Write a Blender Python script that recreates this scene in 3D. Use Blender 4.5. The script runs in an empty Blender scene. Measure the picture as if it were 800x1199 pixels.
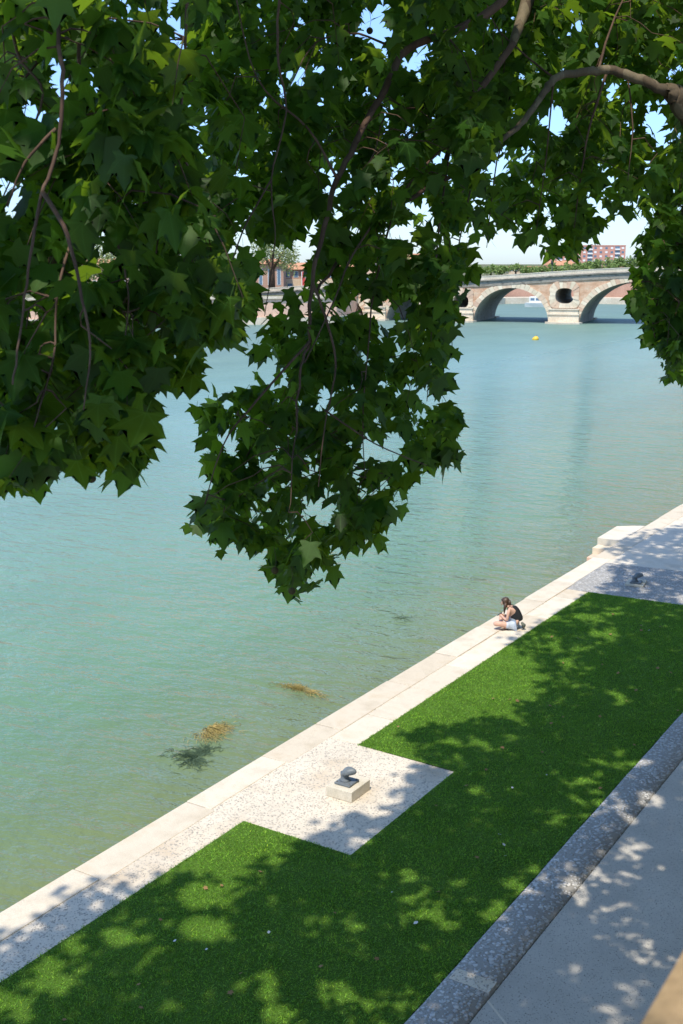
import bpy, bmesh, math, random
import numpy as np
from mathutils import Vector, Matrix
from mathutils.geometry import tessellate_polygon

random.seed(7); rng = np.random.default_rng(11)
SC = bpy.context.scene
COL = SC.collection
PI = math.pi

# ------------------------------------------------------------------ camera geometry (metres; Y runs along the quay, water on -X, quay paving at z=0)
FPX = 1350.0; EYE = Vector((0, 0, 8.8))
PITCH = math.radians(12.205); YAW = math.radians(32.206)
Fv = Vector((-math.sin(YAW)*math.cos(PITCH), math.cos(YAW)*math.cos(PITCH), -math.sin(PITCH)))
Rv = Vector((math.cos(YAW), math.sin(YAW), 0)); Uv = Rv.cross(Fv)
def dep(x, y, t):
    return EYE + (Fv + Rv*((x-400)/FPX) - Uv*((y-600)/FPX))*t
def gnd(x, y, z=0.0):
    d = Fv + Rv*((x-400)/FPX) - Uv*((y-600)/FPX)
    return EYE + d*((z-EYE.z)/d.z)
nF, nR, nU, nE = (np.array(v) for v in (Fv, Rv, Uv, EYE))
def pix(P):
    Q = P-nE; d = Q@nF; d = np.where(np.abs(d) < 1e-3, 1e-3, d)
    return 400+FPX*(Q@nR)/d, 600-FPX*(Q@nU)/d, d
def inpoly(px, py, poly):
    r = np.zeros(np.shape(px), bool); n = len(poly)
    for i in range(n):
        x1, y1 = poly[i]; x2, y2 = poly[(i+1) % n]
        if y1 == y2: continue
        c = ((y1 > py) != (y2 > py)) & (px < (x2-x1)*(py-y1)/(y2-y1)+x1)
        r ^= c
    return r

SUN_EL = math.radians(62); SUN_AZ = math.radians(168)          # azimuth clockwise from +Y
SUN = Vector((math.sin(SUN_AZ)*math.cos(SUN_EL), math.cos(SUN_AZ)*math.cos(SUN_EL), math.sin(SUN_EL)))
nS = np.array(SUN)

# ------------------------------------------------------------------ materials
def newmat(name):
    m = bpy.data.materials.new(name); m.use_nodes = True
    nt = m.node_tree; b = nt.nodes['Principled BSDF']
    return m, nt, b
def node(nt, typ, **kw):
    n = nt.nodes.new(typ)
    for k, v in kw.items():
        if k in n.inputs: n.inputs[k].default_value = v
        else: setattr(n, k, v)
    return n
def ramp(nt, src, stops):
    r = nt.nodes.new('ShaderNodeValToRGB'); e = r.color_ramp.elements
    while len(e) < len(stops): e.new(.5)
    for el, (p, c) in zip(e, stops):
        el.position = p; el.color = (*c, 1) if len(c) == 3 else c
    nt.links.new(src, r.inputs[0]); return r.outputs[0]
def mix(nt, a, b, f, mode='MIX'):
    n = nt.nodes.new('ShaderNodeMix'); n.data_type = 'RGBA'; n.blend_type = mode
    for s, v in ((n.inputs[6], a), (n.inputs[7], b)):
        if isinstance(v, tuple): s.default_value = (*v, 1)
        else: nt.links.new(v, s)
    if isinstance(f, (int, float)): n.inputs[0].default_value = f
    else: nt.links.new(f, n.inputs[0])
    return n.outputs[2]
def coords(nt, scale=(1, 1, 1), out='Object'):
    t = nt.nodes.new('ShaderNodeTexCoord'); mp = nt.nodes.new('ShaderNodeMapping')
    mp.inputs['Scale'].default_value = scale
    nt.links.new(t.outputs[out], mp.inputs[0]); return mp.outputs[0]
def noise(nt, co, scale, detail=4, rough=.55, dist=0.0):
    n = node(nt, 'ShaderNodeTexNoise', Scale=scale, Detail=detail, Roughness=rough, Distortion=dist)
    nt.links.new(co, n.inputs['Vector']); return n.outputs[0]
def vor(nt, co, scale, feature='F1', out='Distance', rnd=1.0):
    n = nt.nodes.new('ShaderNodeTexVoronoi'); n.feature = feature
    n.inputs['Scale'].default_value = scale; n.inputs['Randomness'].default_value = rnd
    nt.links.new(co, n.inputs['Vector']); return n.outputs[out]
def bump(nt, b, h, strength=.4, dist=.02):
    n = node(nt, 'ShaderNodeBump', Strength=strength, Distance=dist)
    nt.links.new(h, n.inputs['Height']); nt.links.new(n.outputs[0], b.inputs['Normal']); return n
def stone(name, c1, c2, c3=None, scale=3, rough=.85, bs=.3, bd=.01, fine=40, sx=(1, 1, 1)):
    m, nt, b = newmat(name); co = coords(nt, sx)
    n1 = noise(nt, co, scale, 6, .62); n2 = noise(nt, co, fine, 3, .6)
    st = [(.3, c1), (.7, c2)] if c3 is None else [(.28, c1), (.52, c2), (.75, c3)]
    c = mix(nt, ramp(nt, n1, st), ramp(nt, n2, [(.25, (.55, .55, .55)), (.75, (1.15, 1.15, 1.15))]), .55, 'MULTIPLY')
    nt.links.new(c, b.inputs['Base Color']); b.inputs['Roughness'].default_value = rough
    b.inputs['Specular IOR Level'].default_value = .25
    bump(nt, b, n2, bs, bd); return m
def island(nt):
    return nt.nodes.new('ShaderNodeNewGeometry').outputs['Random Per Island']
def plain(name, c, rough=.5, metal=0.0, var=.25):
    m, nt, b = newmat(name); co = coords(nt)
    n = noise(nt, co, 9, 4)
    lo = tuple(x*(1-var) for x in c); hi = tuple(min(1, x*(1+var)) for x in c)
    nt.links.new(ramp(nt, n, [(.3, lo), (.7, hi)]), b.inputs['Base Color'])
    b.inputs['Roughness'].default_value = rough; b.inputs['Metallic'].default_value = metal
    return m

M = {}
M['coping'] = stone('coping_stone', (.60, .53, .42), (.74, .67, .56), (.64, .54, .40), 1.1, .85, .25, .006, 60)
M['slab'] = stone('coping_slab', (.60, .53, .42), (.74, .67, .56), (.64, .54, .40), 1.4, .85, .25, .006, 60)
def vary(m, lo, hi):
    nt = m.node_tree; b = nt.nodes['Principled BSDF']; src = b.inputs['Base Color'].links[0].from_socket
    nt.links.new(mix(nt, src, ramp(nt, island(nt), [(0, lo), (1, hi)]), 1.0, 'MULTIPLY'), b.inputs['Base Color'])
vary(M['slab'], (.88, .85, .80), (1.06, 1.06, 1.06))
M['concrete_block'] = stone('plinth_concrete', (.58, .52, .40), (.70, .64, .52), None, 5, .9, .25, .004, 70)
M['limestone'] = stone('limestone', (.60, .48, .33), (.78, .68, .52), (.62, .44, .30), .35, .9, .4, .05, 4)
M['pale_stone'] = stone('pale_stone', (.58, .49, .37), (.74, .66, .53), None, .5, .9, .4, .05, 5)
M['dark_stone'] = stone('weathered_stone', (.06, .06, .055), (.34, .31, .26), (.13, .125, .115), .9, .9, .5, .06, 3, (1, 1, 3))
M['bridge_brick'] = stone('bridge_brick', (.48, .27, .16), (.64, .42, .28), (.70, .57, .42), .7, .9, .6, .05, 3.2, (1, 1, 2.2))
M['barrel'] = stone('vault_stone', (.26, .23, .19), (.50, .45, .37), (.36, .28, .22), .6, .9, .4, .05, 3)
M['wall_brick'] = stone('embankment_brick', (.66, .41, .29), (.76, .53, .40), (.70, .47, .35), .22, .9, .3, .03, 5)
M['old_brick'] = stone('old_brick', (.42, .25, .18), (.52, .33, .25), None, .3, .9, .3, .03, 5)
M['hazed_red_brick'] = stone('hazed_red_brick', (.60, .30, .24), (.66, .36, .29), None, .15, .9, .2, .03, 3)  # distance haze painted in: brick lightened and less saturated
M['cream_wall'] = stone('cream_render', (.66, .50, .34), (.72, .56, .40), None, .3, .9, .2, .02, 4)
M['roof_tile'] = stone('roof_tile', (.50, .24, .13), (.60, .32, .19), None, .5, .9, .4, .05, 6)
M['white_paint'] = plain('white_paint', (.78, .78, .76), .5, 0, .05)
M['red_cloth'] = plain('red_cloth', (.55, .06, .06), .8, 0, .1)
M['glass'] = plain('window_glass', (.13, .20, .28), .15, 0, .3)
M['dark_metal'] = plain('dark_metal', (.04, .045, .05), .5, .3)
M['bollard'] = stone('bollard_paint', (.13, .15, .165), (.20, .225, .24), None, 14, .42, .15, .003, 60)
M['bolt'] = plain('bolt_steel', (.20, .19, .18), .45, .6)
M['yellow'] = plain('yellow_plastic', (.75, .48, .04), .4, 0, .1)
M['orange'] = plain('orange_plastic', (.75, .25, .04), .4, 0, .1)
M['parapet'] = stone('parapet_stone', (.30, .20, .11), (.40, .28, .16), (.25, .17, .09), 4, .9, .3, .006, 60)
M['skin'] = plain('skin', (.60, .36, .26), .55, 0, .06)
M['hair'] = plain('hair', (.065, .036, .02), .5, 0, .6)
M['black_cloth'] = plain('black_cloth', (.012, .012, .014), .9, 0, .2)
M['denim'] = plain('pale_denim', (.50, .56, .64), .9, 0, .2)
M['sole'] = plain('sandal', (.05, .04, .035), .8)
M['pattern'] = plain('grey_cloth', (.16, .17, .14), .9, 0, .9)
M['soil'] = stone('soil', (.035, .028, .02), (.07, .055, .04), None, 6, .95)
M['riverbed'] = stone('riverbed', (.10, .09, .06), (.14, .12, .09), None, .2, .95)
M['far_land'] = stone('far_land', (.10, .12, .05), (.20, .19, .11), None, .05, .95)
M['upper_ground'] = stone('upper_paving', (.28, .26, .23), (.36, .33, .29), None, 2, .9)

def pebble(name, base, peb_lo, peb_hi, scale, cover, bs, bd, stain=None):
    """pebbles set in mortar: voronoi stones over a matrix"""
    m, nt, b = newmat(name); co = coords(nt)
    wob = noise(nt, co, 3, 2)
    d = vor(nt, co, scale, 'F1'); cellc = vor(nt, co, scale, 'F1', 'Color')
    sep = nt.nodes.new('ShaderNodeSeparateColor'); nt.links.new(cellc, sep.inputs[0])
    pc = ramp(nt, sep.outputs[0], [(0, peb_lo), (.55, tuple((a+c)/2 for a, c in zip(peb_lo, peb_hi))), (1, peb_hi)])
    n1 = noise(nt, co, .9, 5, .6); n2 = noise(nt, co, 80, 2)
    bc = ramp(nt, n1, [(.3, tuple(x*.86 for x in base)), (.7, tuple(x*1.08 for x in base))])
    if stain:
        bc = mix(nt, bc, stain, ramp(nt, noise(nt, co, .6, 4), [(.55, (0, 0, 0)), (.75, (.8, .8, .8))]))
    # radius of each pebble varies by cell
    mt = node(nt, 'ShaderNodeMath', operation='MULTIPLY'); nt.links.new(sep.outputs[1], mt.inputs[0]); mt.inputs[1].default_value = cover
    df = node(nt, 'ShaderNodeMath', operation='SUBTRACT'); nt.links.new(mt.outputs[0], df.inputs[0]); nt.links.new(d, df.inputs[1])
    mask = ramp(nt, df.outputs[0], [(.0, (0, 0, 0)), (.06, (1, 1, 1))])
    c = mix(nt, bc, pc, mask)
    c = mix(nt, c, ramp(nt, n2, [(.25, (.7, .7, .7)), (.75, (1.1, 1.1, 1.1))]), .5, 'MULTIPLY')
    nt.links.new(c, b.inputs['Base Color']); b.inputs['Roughness'].default_value = .85
    b.inputs['Specular IOR Level'].default_value = .25
    hh = ramp(nt, df.outputs[0], [(.0, (0, 0, 0)), (.35, (1, 1, 1))])
    bump(nt, b, hh, bs, bd); return m
M['cobble'] = pebble('sparse_pebbles', (.72, .64, .52), (.40, .365, .31), (.66, .58, .47), 31, .66, 1.0, .010, (.50, .38, .25))
M['pebble_band'] = pebble('pebble_band', (.36, .345, .32), (.42, .42, .41), (.68, .66, .63), 18, .95, 1.0, .025)
M['path'] = pebble('exposed_aggregate', (.54, .505, .44), (.16, .15, .14), (.62, .59, .54), 55, .55, .4, .006)

def make_water():
    m, nt, b = newmat('river_water')
    co = coords(nt)
    t = nt.nodes.new('ShaderNodeTexCoord'); s = nt.nodes.new('ShaderNodeSeparateXYZ'); nt.links.new(t.outputs['Object'], s.inputs[0])
    # colour by distance from the quay: olive shallows, teal midstream
    f = node(nt, 'ShaderNodeMapRange'); nt.links.new(s.outputs['X'], f.inputs[0])
    f.inputs[1].default_value = -11; f.inputs[2].default_value = -80
    c = ramp(nt, f.outputs[0], [(0, (.150, .160, .060)), (.04, (.145, .195, .088)), (.10, (.125, .225, .125)), (.25, (.142, .258, .180)), (.5, (.158, .275, .218)), (1, (.150, .235, .212))])
    big = noise(nt, coords(nt, (.22, .09, 1)), 1.0, 5, .6)
    c = mix(nt, c, ramp(nt, big, [(.35, (.93, .94, .94)), (.7, (1.08, 1.07, 1.06))]), 1.0, 'MULTIPLY')
    nt.links.new(c, b.inputs['Base Color'])
    b.inputs['Roughness'].default_value = .07; b.inputs['IOR'].default_value = 1.33
    # wind ripples with crests that run roughly across the view
    mp = nt.nodes.new('ShaderNodeMapping'); nt.links.new(t.outputs['Object'], mp.inputs[0])
    mp.inputs['Rotation'].default_value = (0, 0, math.radians(-28)); mp.inputs['Scale'].default_value = (.7, 1.35, 1)
    r1 = noise(nt, mp.outputs[0], 1.5, 4, .55, .15)
    r2 = noise(nt, mp.outputs[0], .33, 2, .5, .1)
    r3 = noise(nt, mp.outputs[0], 4.5, 3, .6, .2)
    a = node(nt, 'ShaderNodeMath', operation='MULTIPLY_ADD'); nt.links.new(r2, a.inputs[0]); a.inputs[1].default_value = 1.1; nt.links.new(r1, a.inputs[2])
    a2 = node(nt, 'ShaderNodeMath', operation='MULTIPLY_ADD'); nt.links.new(r3, a2.inputs[0]); a2.inputs[1].default_value = .14; nt.links.new(a.outputs[0], a2.inputs[2])
    bump(nt, b, a2.outputs[0], 1.0, .19)
    nt.links.new(ramp(nt, f.outputs[0], [(.15, (.06,)*3), (.5, (.22,)*3), (.9, (.60,)*3)]), b.inputs['Roughness'])
    return m
M['water'] = make_water()

def leafmat(name, lo, hi, trans, tf=.35, rough=.4, spec=.4, veins=False):
    m, nt, b = newmat(name)
    r = island(nt)
    c = ramp(nt, r, [(0, lo), (.55, tuple(a*.6+c*.4 for a, c in zip(lo, hi))), (.95, hi), (1, (hi[0]*1.5, hi[1]*1.2, hi[2]))])
    if name == 'grass_blade':
        tn = noise(nt, coords(nt), 1.7, 5, .65); tn2 = noise(nt, coords(nt), 9, 3, .6)
        c = mix(nt, c, ramp(nt, tn, [(.3, (.92, .98, .95)), (.7, (1.42, 1.36, 1.2))]), 1.0, 'MULTIPLY')
        c = mix(nt, c, ramp(nt, tn2, [(.3, (.84, .86, .84)), (.65, (1.10, 1.08, 1.06))]), 1.0, 'MULTIPLY')
    if veins:
        at_ = nt.nodes.new('ShaderNodeAttribute'); at_.attribute_name = 'blade'
        sp = nt.nodes.new('ShaderNodeSeparateXYZ'); nt.links.new(at_.outputs['Vector'], sp.inputs[0])
        ab = node(nt, 'ShaderNodeMath', operation='ABSOLUTE'); nt.links.new(sp.outputs[0], ab.inputs[0])
        best = ab.outputs[0]
        for sl_ in (.88, -8.0):                                     # side veins run to the lobes
            k = node(nt, 'ShaderNodeMath', operation='MULTIPLY_ADD'); nt.links.new(sp.outputs[1], k.inputs[0])
            if sl_ > 0: k.inputs[1].default_value = -sl_; nt.links.new(ab.outputs[0], k.inputs[2])
            else: k.inputs[1].default_value = 1.0; k.inputs[2].default_value = -.02
            k2 = node(nt, 'ShaderNodeMath', operation='ABSOLUTE'); nt.links.new(k.outputs[0], k2.inputs[0])
            k3 = node(nt, 'ShaderNodeMath', operation='MINIMUM'); nt.links.new(best, k3.inputs[0]); nt.links.new(k2.outputs[0], k3.inputs[1]); best = k3.outputs[0]
        vm = ramp(nt, best, [(.004, (1, 1, 1)), (.028, (0, 0, 0))])
        c = mix(nt, c, tuple(min(1, x*1.25+.006) for x in hi), vm)
        nz = noise(nt, coords(nt), 22, 3)
        c = mix(nt, c, ramp(nt, nz, [(.3, (.7, .74, .7)), (.7, (1.2, 1.15, 1.1))]), .8, 'MULTIPLY')
    g = nt.nodes.new('ShaderNodeNewGeometry')
    c2 = mix(nt, c, mix(nt, c, (.10, .15, .07), .4), g.outputs['Backfacing'])     # paler underside
    nt.links.new(c2, b.inputs['Base Color']); b.inputs['Roughness'].default_value = rough
    b.inputs['Specular IOR Level'].default_value = spec
    tr = nt.nodes.new('ShaderNodeBsdfTranslucent')
    nt.links.new(mix(nt, c, trans, .72), tr.inputs['Color'])
    mx = nt.nodes.new('ShaderNodeMixShader'); mx.inputs[0].default_value = tf
    out = nt.nodes['Material Output']
    nt.links.new(b.outputs[0], mx.inputs[1]); nt.links.new(tr.outputs[0], mx.inputs[2]); nt.links.new(mx.outputs[0], out.inputs[0])
    return m
M['leaf'] = leafmat('plane_leaf', (.007, .029, .005), (.034, .094, .013), (.36, .60, .03), .44, .5, .2, True)
M['grass'] = leafmat('grass_blade', (.110, .300, .024), (.280, .500, .055), (.26, .44, .04), .25, .6, .2)
M['hazed_far_leaf'] = leafmat('hazed_far_leaf', (.20, .30, .09), (.34, .44, .16), (.24, .34, .08), .3, .7, .1)  # greens lightened so the colour itself carries the distance haze
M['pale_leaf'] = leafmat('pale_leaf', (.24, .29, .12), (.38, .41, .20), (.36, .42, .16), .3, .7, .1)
M['weed'] = leafmat('water_weed', (.30, .24, .08), (.52, .42, .16), (.4, .3, .08), .2, .6, .2)
M['dark_weed'] = leafmat('sunken_weed', (.065, .11, .07), (.10, .15, .09), (.05, .07, .03), .1, .6, .1)
M['dry_leaf'] = leafmat('dry_leaf', (.22, .13, .06), (.42, .26, .12), (.4, .25, .1), .15, .7, .1)
M['pale_scrap'] = plain('pale_scrap', (.62, .62, .58), .7, 0, .1)
def lawnmat():
    m, nt, b = newmat('lawn_turf'); co = coords(nt)
    n = noise(nt, co, 1.2, 6, .65); n2 = noise(nt, co, 60, 3, .7)
    c = mix(nt, ramp(nt, n, [(.3, (.06, .13, .015)), (.7, (.10, .19, .028))]), ramp(nt, n2, [(.3, (.5, .5, .5)), (.7, (1.2, 1.2, 1.2))]), .8, 'MULTIPLY')
    nt.links.new(c, b.inputs['Base Color']); b.inputs['Roughness'].default_value = .9; b.inputs['Specular IOR Level'].default_value = .1
    bump(nt, b, n2, .6, .02); return m
M['lawn'] = lawnmat()
def barkmat(name, cs):
    m, nt, b = newmat(name); co = coords(nt, (1, 1, .45))
    d = vor(nt, co, 9, 'F1', 'Color'); sep = nt.nodes.new('ShaderNodeSeparateColor'); nt.links.new(d, sep.inputs[0])
    c = ramp(nt, sep.outputs[0], [(0, cs[0]), (.4, cs[1]), (.8, cs[2])])
    n = noise(nt, co, 30, 4)
    c = mix(nt, c, ramp(nt, n, [(.3, (.6, .6, .6)), (.7, (1.1, 1.1, 1.1))]), .7, 'MULTIPLY')
    nt.links.new(c, b.inputs['Base Color']); b.inputs['Roughness'].default_value = .85; bump(nt, b, n, .5, .01); return m
M['bark'] = barkmat('plane_bark', [(.075, .050, .030), (.115, .085, .050), (.18, .145, .09)])
M['twig'] = barkmat('twig_bark', [(.075, .040, .025), (.10, .055, .035), (.13, .075, .048)])
M['seed'] = stone('seed_ball', (.08, .06, .025), (.15, .12, .05), None, 120, .9, 1, .01, 200)
def voussoirmat():
    m, nt, b = newmat('arch_stones'); co = coords(nt)
    c = ramp(nt, island(nt), [(0, (.68, .57, .41)), (.45, (.80, .70, .53)), (.60, (.64, .43, .29)), (.8, (.76, .62, .45)), (1, (.56, .35, .24))])
    n = noise(nt, co, 1.5, 5)
    c = mix(nt, c, ramp(nt, n, [(.3, (.75, .75, .75)), (.7, (1.08, 1.08, 1.08))]), .7, 'MULTIPLY')
    nt.links.new(c, b.inputs['Base Color']); b.inputs['Roughness'].default_value = .9; bump(nt, b, n, .4, .05); return m
M['voussoir'] = voussoirmat()

# ------------------------------------------------------------------ object helpers
def tag(o, label=None, cat=None, group=None, kind=None):
    if label: o['label'] = label
    if cat: o['category'] = cat
    if group: o['group'] = group
    if kind: o['kind'] = kind
    return o
def link(name, me, m, parent=None):
    if m is not None: me.materials.append(m)
    o = bpy.data.objects.new(name, me); COL.objects.link(o)
    if parent: o.parent = parent
    return o
def empty(name, loc=(0, 0, 0), rz=0):
    o = bpy.data.objects.new(name, None); COL.objects.link(o); o.location = loc; o.rotation_euler = (0, 0, rz); return o
class MB:
    def __init__(s): s.v = []; s.f = []; s.sm = []
    def add(s, vs, fs, sm=False):
        k = len(s.v); s.v += [tuple(v) for v in vs]; s.f += [tuple(i+k for i in f) for f in fs]; s.sm += [sm]*len(fs); return s
    def box(s, x0, x1, y0, y1, z0, z1, b=0.0):
        if b:
            bm = bmesh.new(); bmesh.ops.create_cube(bm, size=1)
            for v in bm.verts: v.co = Vector(((x0+x1)/2+v.co.x*(x1-x0), (y0+y1)/2+v.co.y*(y1-y0), (z0+z1)/2+v.co.z*(z1-z0)))
            bmesh.ops.bevel(bm, geom=bm.edges[:], offset=b, segments=2, affect='EDGES', profile=.6)
            bm.verts.index_update(); s.add([v.co.copy() for v in bm.verts], [[v.index for v in f.verts] for f in bm.faces]); bm.free(); return s
        return s.add([(x0, y0, z0), (x1, y0, z0), (x1, y1, z0), (x0, y1, z0), (x0, y0, z1), (x1, y0, z1), (x1, y1, z1), (x0, y1, z1)],
                     [(0, 3, 2, 1), (4, 5, 6, 7), (0, 1, 5, 4), (1, 2, 6, 5), (2, 3, 7, 6), (3, 0, 4, 7)])
    def tube(s, pts, rad, n=6, caps=True):
        pts = [Vector(p) for p in pts]; vs = []; fs = []
        up = Vector((.31, .17, .93)).normalized()
        for i, p in enumerate(pts):
            d = (pts[min(i+1, len(pts)-1)]-pts[max(i-1, 0)])
            d = d.normalized() if d.length > 1e-9 else Vector((0, 0, 1))
            a = d.cross(up)
            if a.length < 1e-3: a = d.cross(Vector((1, 0, 0)))
            a.normalize(); b = d.cross(a); r = rad[i] if isinstance(rad, (list, tuple)) else rad
            for k in range(n):
                t = 2*PI*k/n; vs.append(p+a*(r*math.cos(t))+b*(r*math.sin(t)))
        for i in range(len(pts)-1):
            for k in range(n):
                j = (k+1) % n; fs.append((i*n+k, i*n+j, (i+1)*n+j, (i+1)*n+k))
        if caps: fs += [tuple(range(n)), tuple(range(len(pts)*n-1, len(pts)*n-n-1, -1))]
        return s.add(vs, fs, n > 4)
    def loft(s, rings, n=16):
        """rings: (centre, rx, ry) ellipses in planes of constant z"""
        vs = []; fs = []
        for c, rx, ry in rings:
            for k in range(n):
                t = 2*PI*k/n; vs.append((c[0]+rx*math.cos(t), c[1]+ry*math.sin(t), c[2]))
        m = len(rings)
        for i in range(m-1):
            for k in range(n):
                j = (k+1) % n; fs.append((i*n+k, i*n+j, (i+1)*n+j, (i+1)*n+k))
        fs += [tuple(range(n-1, -1, -1)), tuple(range((m-1)*n, m*n))]
        return s.add(vs, fs, True)
    def poly(s, pts, z):
        return s.add([(x, y, z) for x, y in pts], [tuple(range(len(pts)))])
    def prism(s, pts, axis_fn, d0, d1):
        """extrude 2-D outline pts between depths d0 and d1; axis_fn(a,b,d)->xyz"""
        n = len(pts)
        vs = [axis_fn(a, b, d0) for a, b in pts]+[axis_fn(a, b, d1) for a, b in pts]
        tri = tessellate_polygon([[Vector((a, b, 0)) for a, b in pts]])
        fs = [t for t in tri]+[(t[2]+n, t[1]+n, t[0]+n) for t in tri]
        fs += [(i, (i+1) % n, (i+1) % n+n, i+n) for i in range(n)]
        return s.add(vs, fs)
    def build(s, name, m, parent=None):
        me = bpy.data.meshes.new(name); me.from_pydata(s.v, [], s.f)
        bm = bmesh.new(); bm.from_mesh(me); bmesh.ops.recalc_face_normals(bm, faces=bm.faces[:]); bm.to_mesh(me); bm.free()
        if len(s.sm) == len(me.polygons): me.polygons.foreach_set('use_smooth', s.sm)
        me.update(); return link(name, me, m, parent)
def np_mesh(name, V, faces_per, m, parent=None):
    """V: (n,k,3) vertices of n copies; faces_per: list of index tuples in one copy"""
    n, k, _ = V.shape
    tot = [len(f) for f in faces_per]; flat = np.concatenate([np.array(f) for f in faces_per])
    loops = (flat[None, :]+(np.arange(n)*k)[:, None]).ravel()
    tots = np.tile(np.array(tot), n); starts = np.concatenate([[0], np.cumsum(tots)[:-1]])
    me = bpy.data.meshes.new(name); me.vertices.add(n*k); me.loops.add(len(loops)); me.polygons.add(len(tots))
    me.vertices.foreach_set('co', V.astype(np.float32).ravel()); me.loops.foreach_set('vertex_index', loops.astype(np.int32))
    me.polygons.foreach_set('loop_start', starts.astype(np.int32))
    me.update(calc_edges=True); me.validate(); return link(name, me, m, parent)

# ------------------------------------------------------------------ the setting: river, ground, quay
def sheet(name, pts, z, m, kind='structure'):
    return tag(MB().poly(pts, z).build(name, m), kind=kind)
sheet('riverbed', [(-4000, -600), (4000, -600), (4000, 6000), (-4000, 6000)], -4.0, M['riverbed'])
sheet('river_water', [(-900, -300), (-11.75, -300), (-11.75, 160), (250, 330), (250, 900), (-900, 900)], -0.9, M['water'])
XE, XC, XP, XG, XB, XW = -11.70, -10.47, -8.43, -5.81, -5.14, -.45
# quay body under everything (its top is the bedding below the paving sheets)
tag(MB().box(XE+.03, XW, -40, 158, -3.9, -.03).build('quay_ground', M['soil']), kind='structure')
# coping: individual slabs with joints
cop = MB(); y = -30.0
while y < 150:
    L = random.uniform(1.5, 3.2) if y < 70 else 12
    jx = random.uniform(-.012, .012)
    cop.box(XE+jx, (-11.12+random.uniform(-.05, .05) if y < 14.5 or y > 29 else -11.115), y+.012, y+L-.012, -.55, random.uniform(-.004, .012), .012); y += L
tag(cop.build('quay_coping', M['slab']), kind='structure')
tag(MB().box(XE+.05, -11.3, -30, 150, -3.9, -.552).build('quay_wall', M['pale_stone']), kind='structure')
sheet('quay_paving', [(-11.3, -30), (XC, -30), (XC, 17.22), (-11.3, 17.22)], -.008, M['cobble'])
sheet('slab_bedding', [(-11.3, 17.22), (XC, 17.22), (XC, 29.3), (-11.3, 29.3)], -.014, M['cobble'])
row = MB(); y = 17.24
while y < 29.2:
    L = min(random.uniform(1.1, 2.2), 29.3-y); row.box(-11.085+random.uniform(-.015, .015), XC-.006, y+.006, y+L-.006, -.3, random.uniform(-.004, .004), .008); y += L
tag(row.build('quay_slabs', M['slab']), kind='structure')
sheet('paved_patch', [(XC, 13.66), (XP, 13.64), (XP, 17.13), (XC, 17.22)], -.008, M['cobble'])
sheet('pebble_apron', [(-11.32, 29.3), (XB, 29.62), (XB, 33.3), (-11.32, 32.6)], -.008, M['pebble_band'])
sheet('upper_quay_paving', [(-11.32, 32.6), (XB, 33.3), (XB, 150), (-11.32, 150)], -.006, M['coping'])
lawn_poly = [(XC, 4), (XG, 4), (XG, 29.6), (XC, 29.3), (XC, 17.22), (XP, 17.13), (XP, 13.64), (XC, 13.66)]
sheet('lawn', [(XG, 4), (XG, 29.6), (XC, 29.3), (XC, 17.22), (XP, 17.13), (XP, 13.64), (XC, 13.66), (XC, 4)], .0, M['lawn'])
# pebble band beside the lawn, a little raised, then the path
pb = MB(); ys = np.linspace(4, 60, 113)
prof = [(XG+.03, -.02), (XG+.034, .03), (XG+.07, .042), (XG+.35, .04), (XB-.03, .026), (XB-.012, -.01)]
vs = [(px_+(.004*math.sin(yy*2.3)+.004*math.sin(yy*7) if i < 2 else 0), yy, pz) for yy in ys for i, (px_, pz) in enumerate(prof)]
fs = [(i*6+k, i*6+k+1, (i+1)*6+k+1, (i+1)*6+k) for i in range(len(ys)-1) for k in range(5)]
pb.add(vs, fs, True); tag(pb.build('pebble_band', M['pebble_band']), kind='structure')
sheet('path', [(XB, -30), (XW, -30), (XW, 150), (XB, 150)], .012, M['path'])
tag(MB().poly([(XB, 11.48), (-3.2, 10.0), (-3.2, 10.035), (XB, 11.52)], .016).build('path_joint', M['coping']), kind='structure')
tag(MB().box(XG+.08, XB-.04, 11.62, 11.86, 0, .046).build('drain_band', M['cobble']), kind='structure')
# grass blades (stuff)
n = 330000
gx = rng.uniform(XC-.02, XG+.02, n); gy = 4+25.5*rng.random(n)**1.0
keep = ~((gx < XP+.0) & (gy > 13.66) & (gy < 17.17)) & (gy < 29.3+(gx-XC)*.064)
gx, gy = gx[keep], gy[keep]; n = len(gx)
a = rng.uniform(0, 2*PI, n); h = rng.uniform(.014, .036, n); w = rng.uniform(.004, .0075, n)
patch = .5+.5*np.sin(gx*3.1+np.sin(gy*1.7)*2)*np.sin(gy*2.3+gx)
h *= .8+.35*patch
lean = rng.normal(0, .02, (n, 2))+np.array([.006, -.008])
V = np.zeros((n, 3, 3)); V[:, :, 0] = gx[:, None]; V[:, :, 1] = gy[:, None]
V[:, 0, 0] -= np.cos(a)*w; V[:, 0, 1] -= np.sin(a)*w; V[:, 1, 0] += np.cos(a)*w; V[:, 1, 1] += np.sin(a)*w
V[:, 2, 0] += lean[:, 0]; V[:, 2, 1] += lean[:, 1]; V[:, 2, 2] = h
tag(np_mesh('grass', V, [(0, 1, 2)], M['grass']), 'short green grass covering the quay lawn', 'grass', kind='stuff')

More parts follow.
